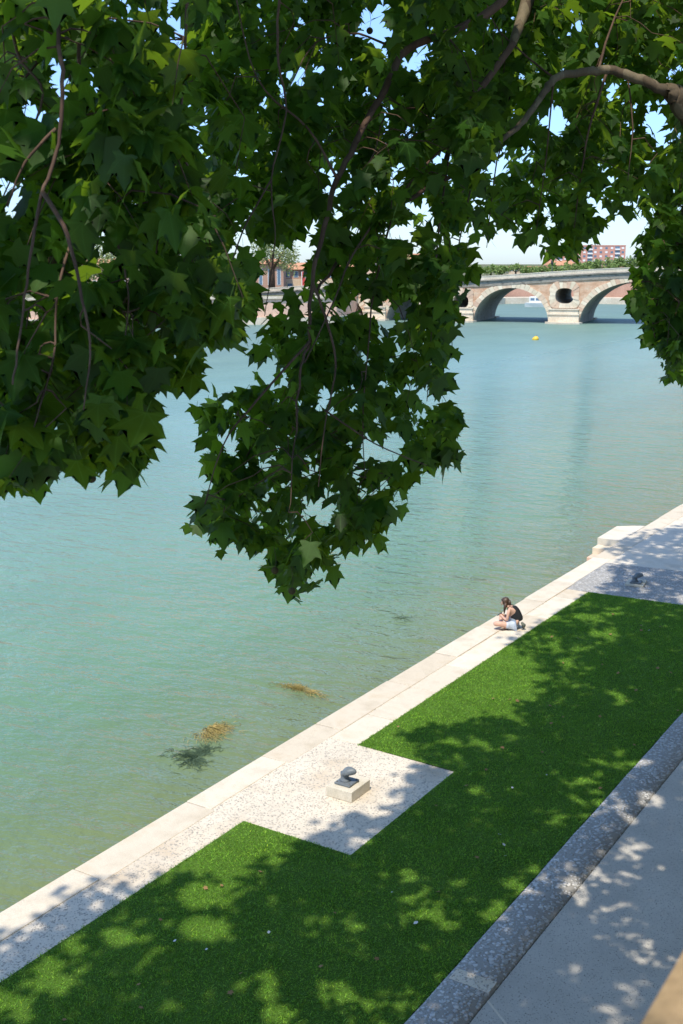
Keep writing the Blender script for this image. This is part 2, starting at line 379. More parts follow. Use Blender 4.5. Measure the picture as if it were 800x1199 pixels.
# landing steps projecting into the river
t = tag(empty('landing_steps', (-12.05, 35.5, -.9)), 'pale stone landing platform with steps going down into the river beside the quay', 'steps')
def local(mb, o): mb.v = [(x-o.location.x, y-o.location.y, z-o.location.z) for x, y, z in mb.v]; return mb
pf = MB().prism([(-12.48, 35.55), (-11.71, 35.55), (-11.71, 38.1), (-12.1, 37.9), (-12.52, 37.55)], lambda a, b, d: (a, b, d), -2.5, .004)
local(pf, t).build('platform', M['coping'], t)
for k, (yy, zz) in enumerate([(34.98, -.2), (34.44, -.4), (33.85, -.62), (33.2, -.82)]):
    y1 = [35.55, 34.98, 34.44, 33.85][k]
    local(MB().box(-12.44+k*.02, -11.715, yy, y1-.003, -2.5, zz, .012), t).build('step', M['wall_brick'] if k else M['limestone'], t)

# retaining wall + parapet of the upper quay and its ground
t = tag(empty('retaining_wall', (-.35, 0, 0)), 'tall brick retaining wall below the stone parapet', 'wall')
MB().box(-.1, .15, -40, 150, .016, 7.2).build('brickwork', M['wall_brick'], t)
t = tag(empty('stone_parapet', (0, 0, 7.2)), 'tan stone parapet blurred close to the viewer at the lower right corner', 'parapet')
MB().box(-.22, .12, -40, 150, .003, .80).build('wall_body', M['parapet'], t)
MB().box(-.28, .18, -40, 150, .803, .905, .03).build('parapet_coping', M['parapet'], t)
sheet('upper_quay_ground', [(-.19, -40), (60, -40), (60, 150), (-.19, 150)], 7.2, M['upper_ground'])
tag(MB().box(.16, 60, -40, 150, -3.8, 7.19).build('upper_quay_earth', M['soil']), kind='structure')

# ------------------------------------------------------------------ mooring bollards
def bollard(loc, pl, label, rz=0):
    t = tag(empty('mooring_bollard', loc, rz), label, 'bollard', 'mooring bollards on the quay')
    (x0, x1, y0, y1, hz) = pl
    MB().box(x0, x1, y0, y1, -.006, hz, .012).build('plinth', M['concrete_block'], t)
    MB().box(-.155, .155, -.16, .16, hz+.002, hz+.04, .014).build('base_plate', M['bollard'], t)
    for sx in (-1, 1):
        for sy in (-1, 1):
            MB().loft([((sx*.118, sy*.122, hz+.038), .02, .02), ((sx*.118, sy*.122, hz+.052), .018, .018)], 6).build('bolt', M['bolt'], t)
    z = hz
    MB().loft([((-.03, 0, z+.036), .105, .10), ((-.035, 0, z+.06), .085, .08), ((-.04, 0, z+.10), .072, .068), ((-.04, 0, z+.15), .078, .072), ((-.02, 0, z+.185), .095, .085)], 20).build('stem', M['bollard'], t)
    vs = []; n = 28; rings = [(z+.150, .66, .02), (z+.165, .90, .025), (z+.195, 1.0, .03), (z+.225, .97, .03), (z+.252, .84, .025), (z+.272, .62, .02), (z+.284, .36, .015), (z+.287, .10, .012)]
    mb = MB(); fs = []
    for zz, k, cx in rings:
        for i in range(n):
            th = 2*PI*i/n; c, s_ = math.cos(th), math.sin(th)
            r = .112+.05*max(0, c)**2                         # a nose that points away from the water
            tilt = .035*c
            vs.append((cx+r*k*c, .105*k*s_*(1-.25*max(0, c)), zz+tilt*k))
    for i in range(len(rings)-1):
        for k in range(n): fs.append((i*n+k, i*n+(k+1) % n, (i+1)*n+(k+1) % n, (i+1)*n+k))
    fs += [tuple(range(n-1, -1, -1)), tuple(range((len(rings)-1)*n, len(rings)*n))]
    mb.add(vs, fs, True).build('head', M['bollard'], t)
    return t
bollard((-9.60, 15.41, 0), (-.24, .27, -.28, .32, .18), 'grey mooring bollard on a square concrete plinth in the sunny paved patch')
bollard((-9.62, 30.75, 0), (-.27, .24, -.24, .42, .05), 'dark mooring bollard on a low plinth in the shade behind the lawn', .15)

# ------------------------------------------------------------------ the seated person
def skinned(name, verts, edges, m, parent, sub=2, root=0):
    """verts: (x,y,z,r) joints; grown with a Skin modifier and baked to a plain mesh"""
    me = bpy.data.meshes.new(name+'_rig'); me.from_pydata([v[:3] for v in verts], edges, [])
    o = bpy.data.objects.new(name+'_rig', me); COL.objects.link(o)
    o.modifiers.new('s', 'SKIN'); sd = o.modifiers.new('d', 'SUBSURF'); sd.levels = sub; sd.render_levels = sub
    if not me.skin_vertices:
        bpy.context.view_layer.objects.active = o; bpy.ops.mesh.customdata_skin_add()
    for i, v in enumerate(verts):
        r = v[3] if isinstance(v[3], tuple) else (v[3], v[3])
        me.skin_vertices[0].data[i].radius = r; me.skin_vertices[0].data[i].use_root = (i == root)
    dg = bpy.context.evaluated_depsgraph_get(); dg.update()
    nm = bpy.data.meshes.new_from_object(o.evaluated_get(dg)); nm.name = name
    bpy.data.objects.remove(o); nm.materials.clear()
    nm.polygons.foreach_set('use_smooth', [True]*len(nm.polygons))
    return link(name, nm, m, parent)
pr = tag(empty('person', (-10.80, 25.25, 0), math.atan2(-.24, -.97)), 'person in black tank top and pale denim shorts hunched over a phone on the quay', 'person')
# local axes: +x the way the body faces, +y the person's left, z up
bv = [(0, 0, .13, (.125, .15)), (.015, 0, .27, (.115, .135)), (.085, 0, .405, (.115, .15)), (.165, 0, .515, (.085, .14)), (.225, 0, .57, .05), (.275, 0, .605, .048),
      (.325, 0, .65, (.085, .075)), (.36, 0, .635, (.085, .07)), (.375, 0, .595, (.05, .045)), (.30, 0, .715, (.075, .07))]
be = [(0, 1), (1, 2), (2, 3), (3, 4), (4, 5), (5, 6), (6, 7), (7, 8), (6, 9)]
def chain(start, pts):
    p = start
    for q in pts: bv.append(q); be.append((p, len(bv)-1)); p = len(bv)-1
    return p
for s in (1, -1):
    chain(3, [(.175, s*.15, .515, .052), (.19, s*.195, .455, .046), (.205, s*.215, .34, .040), (.22, s*.20, .26, .038), (.30, s*.13, .275, .034), (.355, s*.06, .30, .027), (.395, s*.045, .315, .026)])
    kx = .52 if s > 0 else .47
    chain(0, [(.08, s*.115, .12, .09), (.22, s*.19, .135, .084), (kx-.10, s*.25, .17, .066), (kx, s*.25, .165, .058), (kx-.05, s*.13, .105, .052), (kx-.14, s*.0-.02, .07, .042), (kx-.24, -s*.10, .055, .036), (kx-.22, -s*.17, .04, .032), (kx-.15, -s*.22, .032, .024)])
    # four fingers and a thumb closing on the phone
    hx, hy, hz = .395, s*.045, .315
    for q in range(4):
        bv_len = len(bv)
        chain(bv_len-1 if False else next(i for i, v in enumerate(bv) if v[:3] == (hx, hy, hz)), [(hx+.025, hy-s*(.0+.004*q), hz-.02+.016*q, .010), (hx+.05-.003*q, hy-s*.018, hz-.018+.016*q, .0085), (hx+.055-.004*q, hy-s*.034, hz-.014+.016*q, .0075)])
    chain(next(i for i, v in enumerate(bv) if v[:3] == (hx, hy, hz)), [(hx-.002, hy-s*.012, hz+.03, .011), (hx+.02, hy-s*.026, hz+.04, .009)])
skinned('body', bv, be, M['skin'], pr)
class Fm(MB):
    """features modelled on an upright head, moved to the bowed one"""
    def build(s, *a):
        s.v = [(x+.066-(z-.70)*-.25, y, z-.052-(x-.30)*.25) for x, y, z in s.v]; return MB.build(s, *a)
# face: nose, eyes, ears as small parts on the bowed head
Fm().loft([((.362, 0, .672), .008, .012), ((.366, 0, .682), .012, .011), ((.352, 0, .705), .009, .007)], 8).build('nose', M['skin'], pr)
for s in (1, -1):
    Fm().loft([((.345, s*.033, .706), .006, .012), ((.349, s*.033, .711), .008, .014), ((.347, s*.033, .716), .006, .011)], 8).build('eye', M['dark_metal'], pr)
    Fm().loft([((.235, s*.082, .675), .008, .006), ((.235, s*.088, .70), .016, .008), ((.228, s*.085, .725), .012, .006)], 8).build('ear', M['skin'], pr)
Fm().loft([((.345, 0, .643), .008, .02), ((.350, 0, .648), .008, .024), ((.347, 0, .653), .006, .02)], 8).build('mouth', M['red_cloth'], pr)
# hair: cap over the crown plus a tail falling over the front of the left shoulder
cap = MB(); nu, nvv = 18, 10; vs = []
for a in range(nvv+1):
    ph_ = PI*a/nvv
    for b in range(nu):
        th_a = 2*PI*b/nu; x, y, z = math.sin(ph_)*math.cos(th_a), math.sin(ph_)*math.sin(th_a), math.cos(ph_)
        face_cut = .035 if (x > .35 and z < .45) else 0                     # leaves the face free
        hx_, hz_ = .118*x-.02*z-face_cut, .108*z-(.05 if (x < .1 and z < 0) else 0)*abs(z)
        vs.append((.318+hx_*.96+hz_*.28, .098*y, .675+hz_*.96-hx_*.28))
fs = [(a*nu+b, a*nu+(b+1) % nu, (a+1)*nu+(b+1) % nu, (a+1)*nu+b) for a in range(nvv) for b in range(nu)]
hair = cap.add(vs, fs, True).build('hair', M['hair'], pr)
MB().tube([(.29, .06, .655), (.295, .095, .59), (.30, .115, .53), (.305, .115, .47), (.31, .105, .42), (.315, .10, .385)], [.045, .04, .03, .024, .018, .008], 10).build('lock', M['hair'], hair)
MB().tube([(.235, 0, .70), (.205, .01, .64), (.20, .03, .585)], [.05, .052, .03], 10).build('lock', M['hair'], hair)
tv = [(-.01, 0, .19, (.14, .165)), (.005, 0, .29, (.128, .155)), (.07, 0, .41, (.128, .165)), (.13, 0, .50, (.112, .15)), (.175, 0, .55, (.072, .10))]
tk = skinned('tank_top', tv, [(0, 1), (1, 2), (2, 3), (3, 4)], M['black_cloth'], pr)
for s in (1, -1):
    MB().tube([(.09, s*.075, .52), (.14, s*.09, .575), (.19, s*.09, .58), (.23, s*.08, .54), (.235, s*.07, .47)], .012, 6).build('strap', M['black_cloth'], tk)
sv = [(0, 0, .145, (.14, .165))]; se = []
for s in (1, -1):
    k = len(sv); sv += [(.09, s*.115, .125, .105), (.20, s*.175, .135, .10), (.27, s*.205, .145, .094)]; se += [(0, k), (k, k+1), (k+1, k+2)]
skinned('shorts', sv, se, M['denim'], pr)
MB().tube([(-.13, .10, .20), (-.165, .02, .12), (-.15, -.05, .03)], [.03, .05, .03], 10).build('waist_scarf', M['pattern'], pr)
for s in (1, -1):
    kx = .52 if s > 0 else .47
    MB().tube([(kx-.25, -s*.13, .022), (kx-.20, -s*.19, .016), (kx-.13, -s*.25, .014)], [.03, .036, .03], 8).build('sandal', M['sole'], pr)
ph = MB().box(-.008, .008, -.036, .036, -.07, .07, .004).build('phone', M['dark_metal'])
ph.matrix_world = Matrix.Translation(pr.location) @ Matrix.Rotation(pr.rotation_euler.z, 4, 'Z') @ Matrix.Translation((.44, 0, .345)) @ Matrix.Rotation(math.radians(-50), 4, 'Y')
tag(ph, 'dark phone held in both hands by the seated person', 'phone')

# ------------------------------------------------------------------ small things on the water
def weed(name, c, rx, ry, n, label, m, z=-.893, hmax=.10, group=None, lobes=5):
    o = tag(empty(name, (c[0], c[1], z)), label, 'water weed', group)
    mb = MB(); ang = [random.uniform(0, 2*PI) for _ in range(lobes)]
    for _ in range(n):
        a = random.choice(ang)+random.gauss(0, .35); r = abs(random.gauss(0, .26))
        x, y = rx*r*math.cos(a), ry*r*math.sin(a); d = a+random.gauss(0, .7); L = random.uniform(.06, .22)
        zz = random.uniform(0, hmax)*max(0, 1-r)
        mb.tube([(x, y, zz), (x+L*.5*math.cos(d), y+L*.5*math.sin(d), zz+random.uniform(0, .03)), (x+L*math.cos(d+.3), y+L*math.sin(d+.3), zz*.5)], [.0055, .0045, .002], 3, False)
    mb.build('stalks', m, o)['kind'] = 'stuff'; return o
weed('floating_weed', (-14.58, 17.83), 1.0, 1.1, 480, 'compact golden clump of weed floating nearer the camera beside the quay', M['weed'], group='golden weed clumps on the river', hmax=.12)
weed('floating_weed', (-14.2, 20.9), 1.3, .6, 330, 'wide flat golden streak of weed floating farther up the river', M['weed'], group='golden weed clumps on the river', hmax=.07, lobes=3)
weed('sunken_weed', (-13.95, 16.75), 1.1, 1.0, 620, 'dark drowned patch of weed just below the golden clump', M['dark_weed'], z=-.899, hmax=.012)
weed('sunken_weed', (-15.0, 27.0), .8, .6, 36, 'faint brown smudge of drowned weed out from the seated person', M['dark_weed'], z=-.899, hmax=.01)

def buoy(loc, s, m, label):
    o = tag(empty('buoy', loc), label, 'buoy')
    MB().loft([((0, 0, -.35*s), .3*s, .3*s), ((0, 0, -.05*s), .75*s, .75*s), ((0, 0, .25*s), .78*s, .78*s), ((.08*s, 0, .5*s), .66*s, .66*s), ((.15*s, 0, .78*s), .38*s, .38*s), ((.18*s, 0, .88*s), .14*s, .14*s)], 16).build('float', m, o)
    MB().loft([((.18*s, 0, .87*s), .10*s, .10*s), ((.18*s, 0, 1.0*s), .09*s, .09*s)], 8).build('lifting_eye', M['dark_metal'], o)
    return o
buoy(gnd(627, 398, -.9), .56, M['yellow'], 'yellow buoy floating in open water before the bridge pier')
buoy(gnd(503, 396, -.9), .5, M['orange'], 'small orange buoy half hidden behind the hanging leaves')

# ------------------------------------------------------------------ the bridge
TH = math.radians(12); B0 = Vector((-71.03, 180.95, -.9))
bt = Vector((math.cos(TH), math.sin(TH), 0)); bn = Vector((-math.sin(TH), math.cos(TH), 0))
br = tag(empty('arched_bridge', B0, TH), 'old brick and stone bridge with wide arches and round openings over its piers', 'bridge')
def bl(s, h, d): return (s, d, h)                              # local: x along, y through, z up
W = 16.0
ARCH = [(-39.5, 5.0, 4.4), (-25.0, 5.5, 4.9), (-8.8, 6.3, 5.7), (11.9, 9.4, 6.85), (36.2, 9.7, 6.75), (59.0, 8.5, 6.0)]
PIERS = [(-32.5, 2.0), (-17.3, 2.2), (0, 2.5), (23.9, 2.6), (48.2, 2.3)]
tops = [(-60, 3.2), (-40, 4.5), (-11.5, 5.98), (0, 6.82), (10, 7.36), (20, 7.62), (30, 7.55), (45, 7.0), (80, 5.2)]
ts_, th_ = zip(*tops)
def topf(s):
    # smooth hump
    return float(np.mean([np.interp(s+d, ts_, th_) for d in (-5, -2.5, 0, 2.5, 5)]))
S0, S1 = -58.0, 78.0
outl = [(S0, -1.5)]
for c, hw, ri in ARCH:
    outl.append((c-hw, -1.5))
    for k in range(33):
        a = PI-PI*k/32; outl.append((c+hw*math.cos(a), max(0, ri*math.sin(a))+.0))
    outl.append((c+hw, -1.5))
outl += [(S1, -1.5)]
nb = len(outl)
top = [(s, topf(s)) for s in np.linspace(S1, S0, 60)]
loop = outl+top
def ocu(c, h, rx, ry, n=24, p=2.6):
    return [(c+rx*math.copysign(abs(math.cos(a))**(2/p), math.cos(a)), h+ry*math.copysign(abs(math.sin(a))**(2/p), math.sin(a))) for a in (2*PI*k/n for k in range(n))]
OC = []
for c, hw in PIERS:
    h = topf(c)-2.32; OC.append((c, h, 1.5 if hw > 2.3 else 1.3, 1.25 if hw > 2.3 else 1.1))
holes = [ocu(*o) for o in OC]
allp = loop+[p for hl in holes for p in hl]
tri = tessellate_polygon([[Vector((a, b, 0)) for a, b in loop]]+[[Vector((a, b, 0)) for a, b in hl] for hl in holes])
face = MB(); face.add([bl(a, b, 0) for a, b in allp], tri); face.add([bl(a, b, W) for a, b in allp], tri)
face.build('spandrel_wall', M['bridge_brick'], br)
for i, (c, hw, ri) in enumerate(ARCH):
    mb = MB(); pts = [(c-hw, -1.5)]+[(c+hw*math.cos(PI-PI*k/32), ri*math.sin(PI*k/32)) for k in range(33)]+[(c+hw, -1.5)]
    mb.add([bl(a, b, d) for d in (0, W) for a, b in pts], [(k, k+1, len(pts)+k+1, len(pts)+k) for k in range(len(pts)-1)], False)
    mb.build('arch_vault', M['barrel'], br)
    nv = int(hw*4.6)
    for sd in (0, 1):
        mb = MB()
        d0, d1 = ((-.10, .02) if sd == 0 else (W-.02, W+.10))
        for k in range(nv):
            a0 = PI-PI*(k+.03)/nv; a1 = PI-PI*(k+.97)/nv; th = random.uniform(.72, 1.02)
            q = []
            for a in (a0, (a0+a1)/2, a1): q.append((c+(hw-.02)*math.cos(a), (ri-.02)*math.sin(a)))
            for a in (a1, (a0+a1)/2, a0): q.append((c+(hw+th)*math.cos(a), min((ri+th)*math.sin(a), topf(c+(hw+th)*math.cos(a))-.02)))
            mb.prism(q, bl, d0-random.uniform(0, .04), d1)
        mb.build('arch_ring', M['voussoir'], br)
for (c, hw), (oc, oh, rx, ry) in zip(PIERS, OC):
    mb = MB()
    mb.box(c-hw, c+hw, -.55, -.005, -1.2, 1.45, .06); mb.box(c-hw+.15, c+hw-.15, -.4, -.006, 1.46, 2.2, .05)
    p = mb.build('pier', M['limestone'], br)
    MB().box(c-hw-.1, c+hw+.1, -.7, -.01, 1.38, 1.62, .05).box(c-hw+.0, c+hw-.0, -.55, -.012, 2.18, 2.42, .05).build('moulding', M['pale_stone'], p)
    MB().prism([(c-hw-.55, .0), (c-hw-.3, -1.5), (c, -2.6), (c+hw+.3, -1.5), (c+hw+.55, .0)], lambda a, b, d: (a, b, d), -1.6, .28).build('footing', M['pale_stone'], p)
    MB().box(c-hw-.4, c+hw+.4, W-.3, W+2.2, -1.6, .3).build('rear_footing', M['pale_stone'], p)
    # radiating stones round the opening, squared off to a block
    sur = MB(); nn = 22
    box_t, box_b, bw = topf(c)-.08, 2.5, hw-.05
    for k in range(nn):
        q = []
        a0, a1 = 2*PI*(k+.02)/nn, 2*PI*(k+.98)/nn
        def inner(a): 
            return (oc+rx*math.copysign(abs(math.cos(a))**(2/2.6), math.cos(a)), oh+ry*math.copysign(abs(math.sin(a))**(2/2.6), math.sin(a)))
        j = random.uniform(-.16, .10)
        def outer(a):
            ca, sa = math.cos(a), math.sin(a); t_ = 1e9
            if abs(ca) > 1e-6: t_ = min(t_, (bw+j)/abs(ca))
            lim = (box_t+j-oh) if sa > 0 else (oh-box_b-.03)
            if abs(sa) > 1e-6: t_ = min(t_, lim/abs(sa))
            r0 = math.hypot(inner(a)[0]-oc, inner(a)[1]-oh)
            t_ = max(min(t_, 2.75), r0+.25); return (oc+t_*ca, oh+t_*sa)
        am = (a0+a1)/2
        sur.prism([inner(a0), inner(am), inner(a1), outer(a1), outer(am), outer(a0)], bl, -.16-random.uniform(0, .08), .03)
    sur.build('oculus_surround', M['voussoir'], br)
    mb = MB(); hl = ocu(oc, oh, rx, ry); m_ = len(hl)
    mb.add([bl(a, b, d) for d in (0, W) for a, b in hl], [(k, (k+1) % m_, m_+(k+1) % m_, m_+k) for k in range(m_)])
    mb.build('oculus_tunnel', M['barrel'], br)
def deckstrip(name, lo, hi, d0, d1, m, seg=68):
    mb = MB(); ss = np.linspace(S0, S1, seg+1)
    vs = []
    for s in ss:
        z = topf(s); vs += [bl(s, z+lo, d0), bl(s, z+hi, d0), bl(s, z+hi, d1), bl(s, z+lo, d1)]
    fs = []
    for i in range(seg):
        for k in range(4): fs.append((i*4+k, i*4+(k+1) % 4, i*4+4+(k+1) % 4, i*4+4+k))
    fs += [(0, 1, 2, 3), (seg*4+3, seg*4+2, seg*4+1, seg*4)]
    mb.add(vs, fs); return mb.build(name, m, br)
deckstrip('cornice_band', .0, .86, -.16, W+.16, M['dark_stone'])
deckstrip('string_course', .862, 1.06, -.42, W+.42, M['dark_stone'])
deckstrip('parapet', 1.062, 1.60, -.30, .10, M['pale_stone'])
deckstrip('parapet', 1.062, 1.60, W-.10, W+.30, M['pale_stone'])
deckstrip('parapet_cap', 1.603, 1.70, -.36, .16, M['coping'])
def bridge_lamp(s, hh, label, m='dark_metal'):
    p = B0+bt*s+bn*.5; z = topf(s)+1.07
    o = tag(empty('street_lamp', (p.x, p.y, B0.z+z)), label, 'lamp', 'lamps on the bridge')
    MB().tube([(0, 0, 0), (0, 0, .5), (0, 0, hh)], [.13, .07, .05], 8).build('pole', M[m], o)
    MB().loft([((0, 0, hh), .10, .10), ((0, 0, hh+.15), .2, .2), ((0, 0, hh+.6), .27, .27), ((0, 0, hh+.75), .1, .1)], 8).build('lantern', M['dark_metal'], o)
bridge_lamp(-2.3, 1.7, 'dark lantern on a short post above the bridge pier')
bridge_lamp(-30, 2.0, 'lamp on the bridge hidden among the hanging leaves')

# white boat moored behind the bridge
bo = tag(empty('moored_boat', gnd(637, 359.5, -.9), .25), 'white cabin boat moored far behind the left bridge arch', 'boat')
hull = MB()
st = [(-4.2, 1.2, .9), (-2, 1.5, .9), (1, 1.5, 1.0), (3.2, .9, 1.15), (4.5, .05, 1.3)]
vs = []
for x, w_, z_ in st: vs += [(x, -w_, z_), (x, -w_*.7, -.2), (x, w_*.7, -.2), (x, w_, z_)]
fs = [(i*4+k, i*4+k+1, i*4+k+5, i*4+k+4) for i in range(4) for k in range(3)]+[(i*4+3, i*4, i*4+4, i*4+7) for i in range(4)]+[(0, 1, 2, 3)]
hull.add(vs, fs).build('hull', M['white_paint'], bo)
MB().box(-3.2, 1.6, -1.15, 1.15, .9, 2.3, .1).build('cabin', M['white_paint'], bo)
for x0 in (-2.9, -1.7, -.5): MB().box(x0, x0+.9, -1.17, 1.17, 1.45, 2.0).build('window', M['glass'], bo)

# ------------------------------------------------------------------ far banks
bank = [(-230, -60), (-196, 60)]+[tuple(gnd(x, y, -.9)[:2]) for x, y in ((60, 382.5), (200, 381), (330, 380), (398, 378.4))]+[(-112, 200), (-118, 262), (-108, 273), (-60, 275), (30, 285), (240, 320)]
def walls(mb, pts, z0, z1, thick, off=0):
    P = [Vector((*p, 0)) for p in pts]; N = []
    for i in range(len(P)):
        d = (P[min(i+1, len(P)-1)]-P[max(i-1, 0)]).normalized(); N.append(Vector((-d.y, d.x, 0)))
    vs = []
    for p, n_ in zip(P, N):
        a, b = p+n_*off, p+n_*(off+thick)
        vs += [(a.x, a.y, z0), (a.x, a.y, z1), (b.x, b.y, z1), (b.x, b.y, z0)]
    fs = [(i*4+k, i*4+(k+1) % 4, i*4+4+(k+1) % 4, i*4+4+k) for i in range(len(P)-1) for k in range(4)]+[(0, 1, 2, 3)]
    mb.add(vs, fs)
    return mb
tag(walls(MB(), bank[:7], -3.9, .25, 9, 0).build('embankment_footing', M['pale_stone']), kind='structure')
lowq = tag(walls(MB(), bank[6:], -3.9, .55, 9, 0).build('far_quay', M['pale_stone']), kind='structure')
up = tag(empty('embankment_wall', (bank[4][0], bank[4][1], .55)), 'pinkish brick embankment wall with a stone coping on the far bank', 'wall')
for nm, z0, z1, tk_, of, m in (('brickwork', .253, 3.15, 1.2, .6, 'wall_brick'), ('coping', 3.153, 3.5, 1.9, .3, 'pale_stone')):
    mb = walls(MB(), bank[:7], z0, z1, tk_, of); local(mb, up).build(nm, M[m], up)
far_wall = tag(empty('far_quay_wall', (bank[9][0], bank[9][1], .55)), 'long sloping red brick wall seen through the bridge arches', 'wall')
mb = walls(MB(), bank[7:], .553, 4.2, 2, 8.0); local(mb, far_wall).build('brickwork', M['old_brick'], far_wall)
mb = walls(MB(), bank[7:], 4.203, 4.6, 2.4, 7.8); local(mb, far_wall).build('coping', M['wall_brick'], far_wall)
hF = Vector((Fv.x, Fv.y, 0)).normalized()
land = [(b[0]+hF.x*3.2, b[1]+hF.y*3.2) for b in bank[:6]]+[(-119, 202), (-126, 270), (-108, 284), (-60, 286), (30, 296), (240, 331), (2000, 500), (2000, 5000), (-3500, 5000), (-3500, -60)]
sheet('far_bank_ground', land, 3.2, M['far_land'])

# --- buildings on the far left bank
def at_dist(x, y, D):      # point on a view ray at forward distance D
    return dep(x, y, D)
def house(name, label, cat, x0, x1, D, zb, zt, depth, wm, yaw_extra=0, floors=1, cols=4, win=(.9, 1.8), roof=None, sill0=1.0, fh=3.2):
    a = at_dist(x0, 320, D); b = at_dist(x1, 320, D)
    L = (b-a).length; c = (a+b)/2
    o = tag(empty(name, (c.x, c.y, zb), math.atan2((b-a).y, (b-a).x)+yaw_extra), label, cat)
    H_ = zt-zb
    MB().box(-L/2, L/2, 0, depth, 0, H_).build('wall', M[wm], o)
    for f in range(floors):
        for k in range(cols):
            x = -L/2+L*(k+.5)/cols; z = sill0+f*fh
            w = MB().box(x-win[0]/2, x+win[0]/2, -.06, -.004, z, z+win[1]).build('window', M['white_paint'], o)
            MB().box(x-win[0]/2+.1, x+win[0]/2-.1, -.09, -.062, z+.1, z+win[1]-.1).build('pane', M['glass'], w)
    if roof:
        e = .8
        r = MB().add([(-L/2-e, -e, H_+.003), (L/2+e, -e, H_+.003), (L/2+e, depth+e, H_+.003), (-L/2-e, depth+e, H_+.003), (-L/2+1.5, depth/2, H_+roof), (L/2-1.5, depth/2, H_+roof)],
                     [(0, 1, 5, 4), (1, 2, 5), (2, 3, 4, 5), (3, 0, 4), (0, 3, 2, 1)]).build('roof', M['roof_tile'], o)
    return o, L
o, L = house('brick_hall', 'dark brick hall with tall narrow windows beside the orange-roofed building', 'building', 268, 332, 262, 2.0, 8.6, 12, 'old_brick', 0, 1, 6, (.9, 3.6), 1.2, 1.9)
o, L = house('long_house', 'two-storey building with orange tiled roof and a row of blue windows on the far bank', 'building', 332, 420, 275, 2.0, 7.3, 10, 'old_brick', 0, 1, 9, (1.1, 1.5), 1.6, 3.4)
MB().box(-L/2-.05, L/2+.05, -.12, -.006, 0, 3.1).build('lower_storey', M['cream_wall'], o)
for k in range(4): MB().box(-L/2+1+k*4.3, -L/2+2.1+k*4.3, -.16, -.122, .4, 2.0).build('doorway', M['glass'], o)
p = at_dist(355.5, 320, 274.0)
bn_ = tag(empty('hanging_banner', (p.x, p.y, 2.6), YAW), 'tall red banner hanging on the facade of the long house', 'banner')
MB().box(-.32, .32, -.05, .0, 0, 4.2).build('cloth', M['red_cloth'], bn_)
MB().box(-.5, -.323, -.05, .0, 0, 4.2).build('white_border', M['white_paint'], bn_)
house('riverside_house', 'pink brick house low behind the leaf curtain at the far left', 'building', 60, 150, 300, 2, 8.0, 12, 'wall_brick', 0, 2, 8, (1, 1.4), 2, 1.0, 2.8)
house('riverside_house', 'pink house beyond the old bridge end behind the drooping branches', 'building', 425, 500, 330, 2, 9.5, 12, 'wall_brick', 0, 2, 7, (1, 1.5), 2, 1.4, 3.4)

# --- apartment blocks far behind the bridge
def block(x0, x1, ytop, D, depth, label, balc, floors, cols, off=0.0):
    a = at_dist(x0, 306, D); b = at_dist(x1, 306, D); c = (a+b)/2
    L = (b-a).length; zt = at_dist(x0, ytop, D).z; zb = 3.6
    o = tag(empty('apartment_block', (c.x, c.y, zb), math.atan2((b-a).y, (b-a).x)+off), label, 'apartment block', 'red brick apartment blocks behind the bridge')
    H_ = zt-zb; MB().box(-L/2, L/2, 0, depth, 0, H_).build('wall', M['hazed_red_brick'], o)
    MB().box(-L/2-.2, L/2+.2, -.2, depth+.2, H_+.003, H_+.6).build('roof', M['hazed_red_brick'], o)
    fh = 2.85
    for f in range(floors):
        z = H_-fh*(f+1)+.7
        for k in range(cols):
            x = -L/2+L*(k+.5)/cols
            if k in balc:
                w_ = L/cols*.94
                bb = MB().box(x-w_/2, x+w_/2, -1.3, -.01, z-.75, z+.30).build('balcony', M['white_paint'], o)
                MB().box(x-w_/2+.2, x+w_/2-.2, -.12, -.012, z+.32, z+1.75).build('balcony_door', M['glass'], bb)
            else:
                w_ = 1.7
                MB().box(x-w_/2, x+w_/2, -.1, -.005, z, z+1.35).build('window', M['white_paint'] if (k+f) % 2 else M['glass'], o)
    return o
block(668, 732, 288, 820, 14, 'red brick apartment block with white balcony stacks right above the bridge', (3, 8), 7, 10)
block(640, 690, 291.5, 850, 14, 'second red brick block half hidden behind the left side of the first', (2, 5), 7, 8, -.12)
o, L = house('low_building', 'long low pale building among the trees left of the apartments', 'building', 596, 652, 560, 3.4, 6.6, 12, 'cream_wall', 0, 1, 10, (1.6, .8), None, 1.6)
MB().box(-L/2-.5, L/2+.5, -.6, 12.6, 3.203, 3.9).build('flat_roof', M['roof_tile'], o)
house('low_building', 'low orange roofed house just left of the apartments behind the bridge', 'building', 642, 674, 620, 3.4, 7.6, 12, 'wall_brick', 0, 1, 6, (1.4, 1.2), 2.4, 1.5)

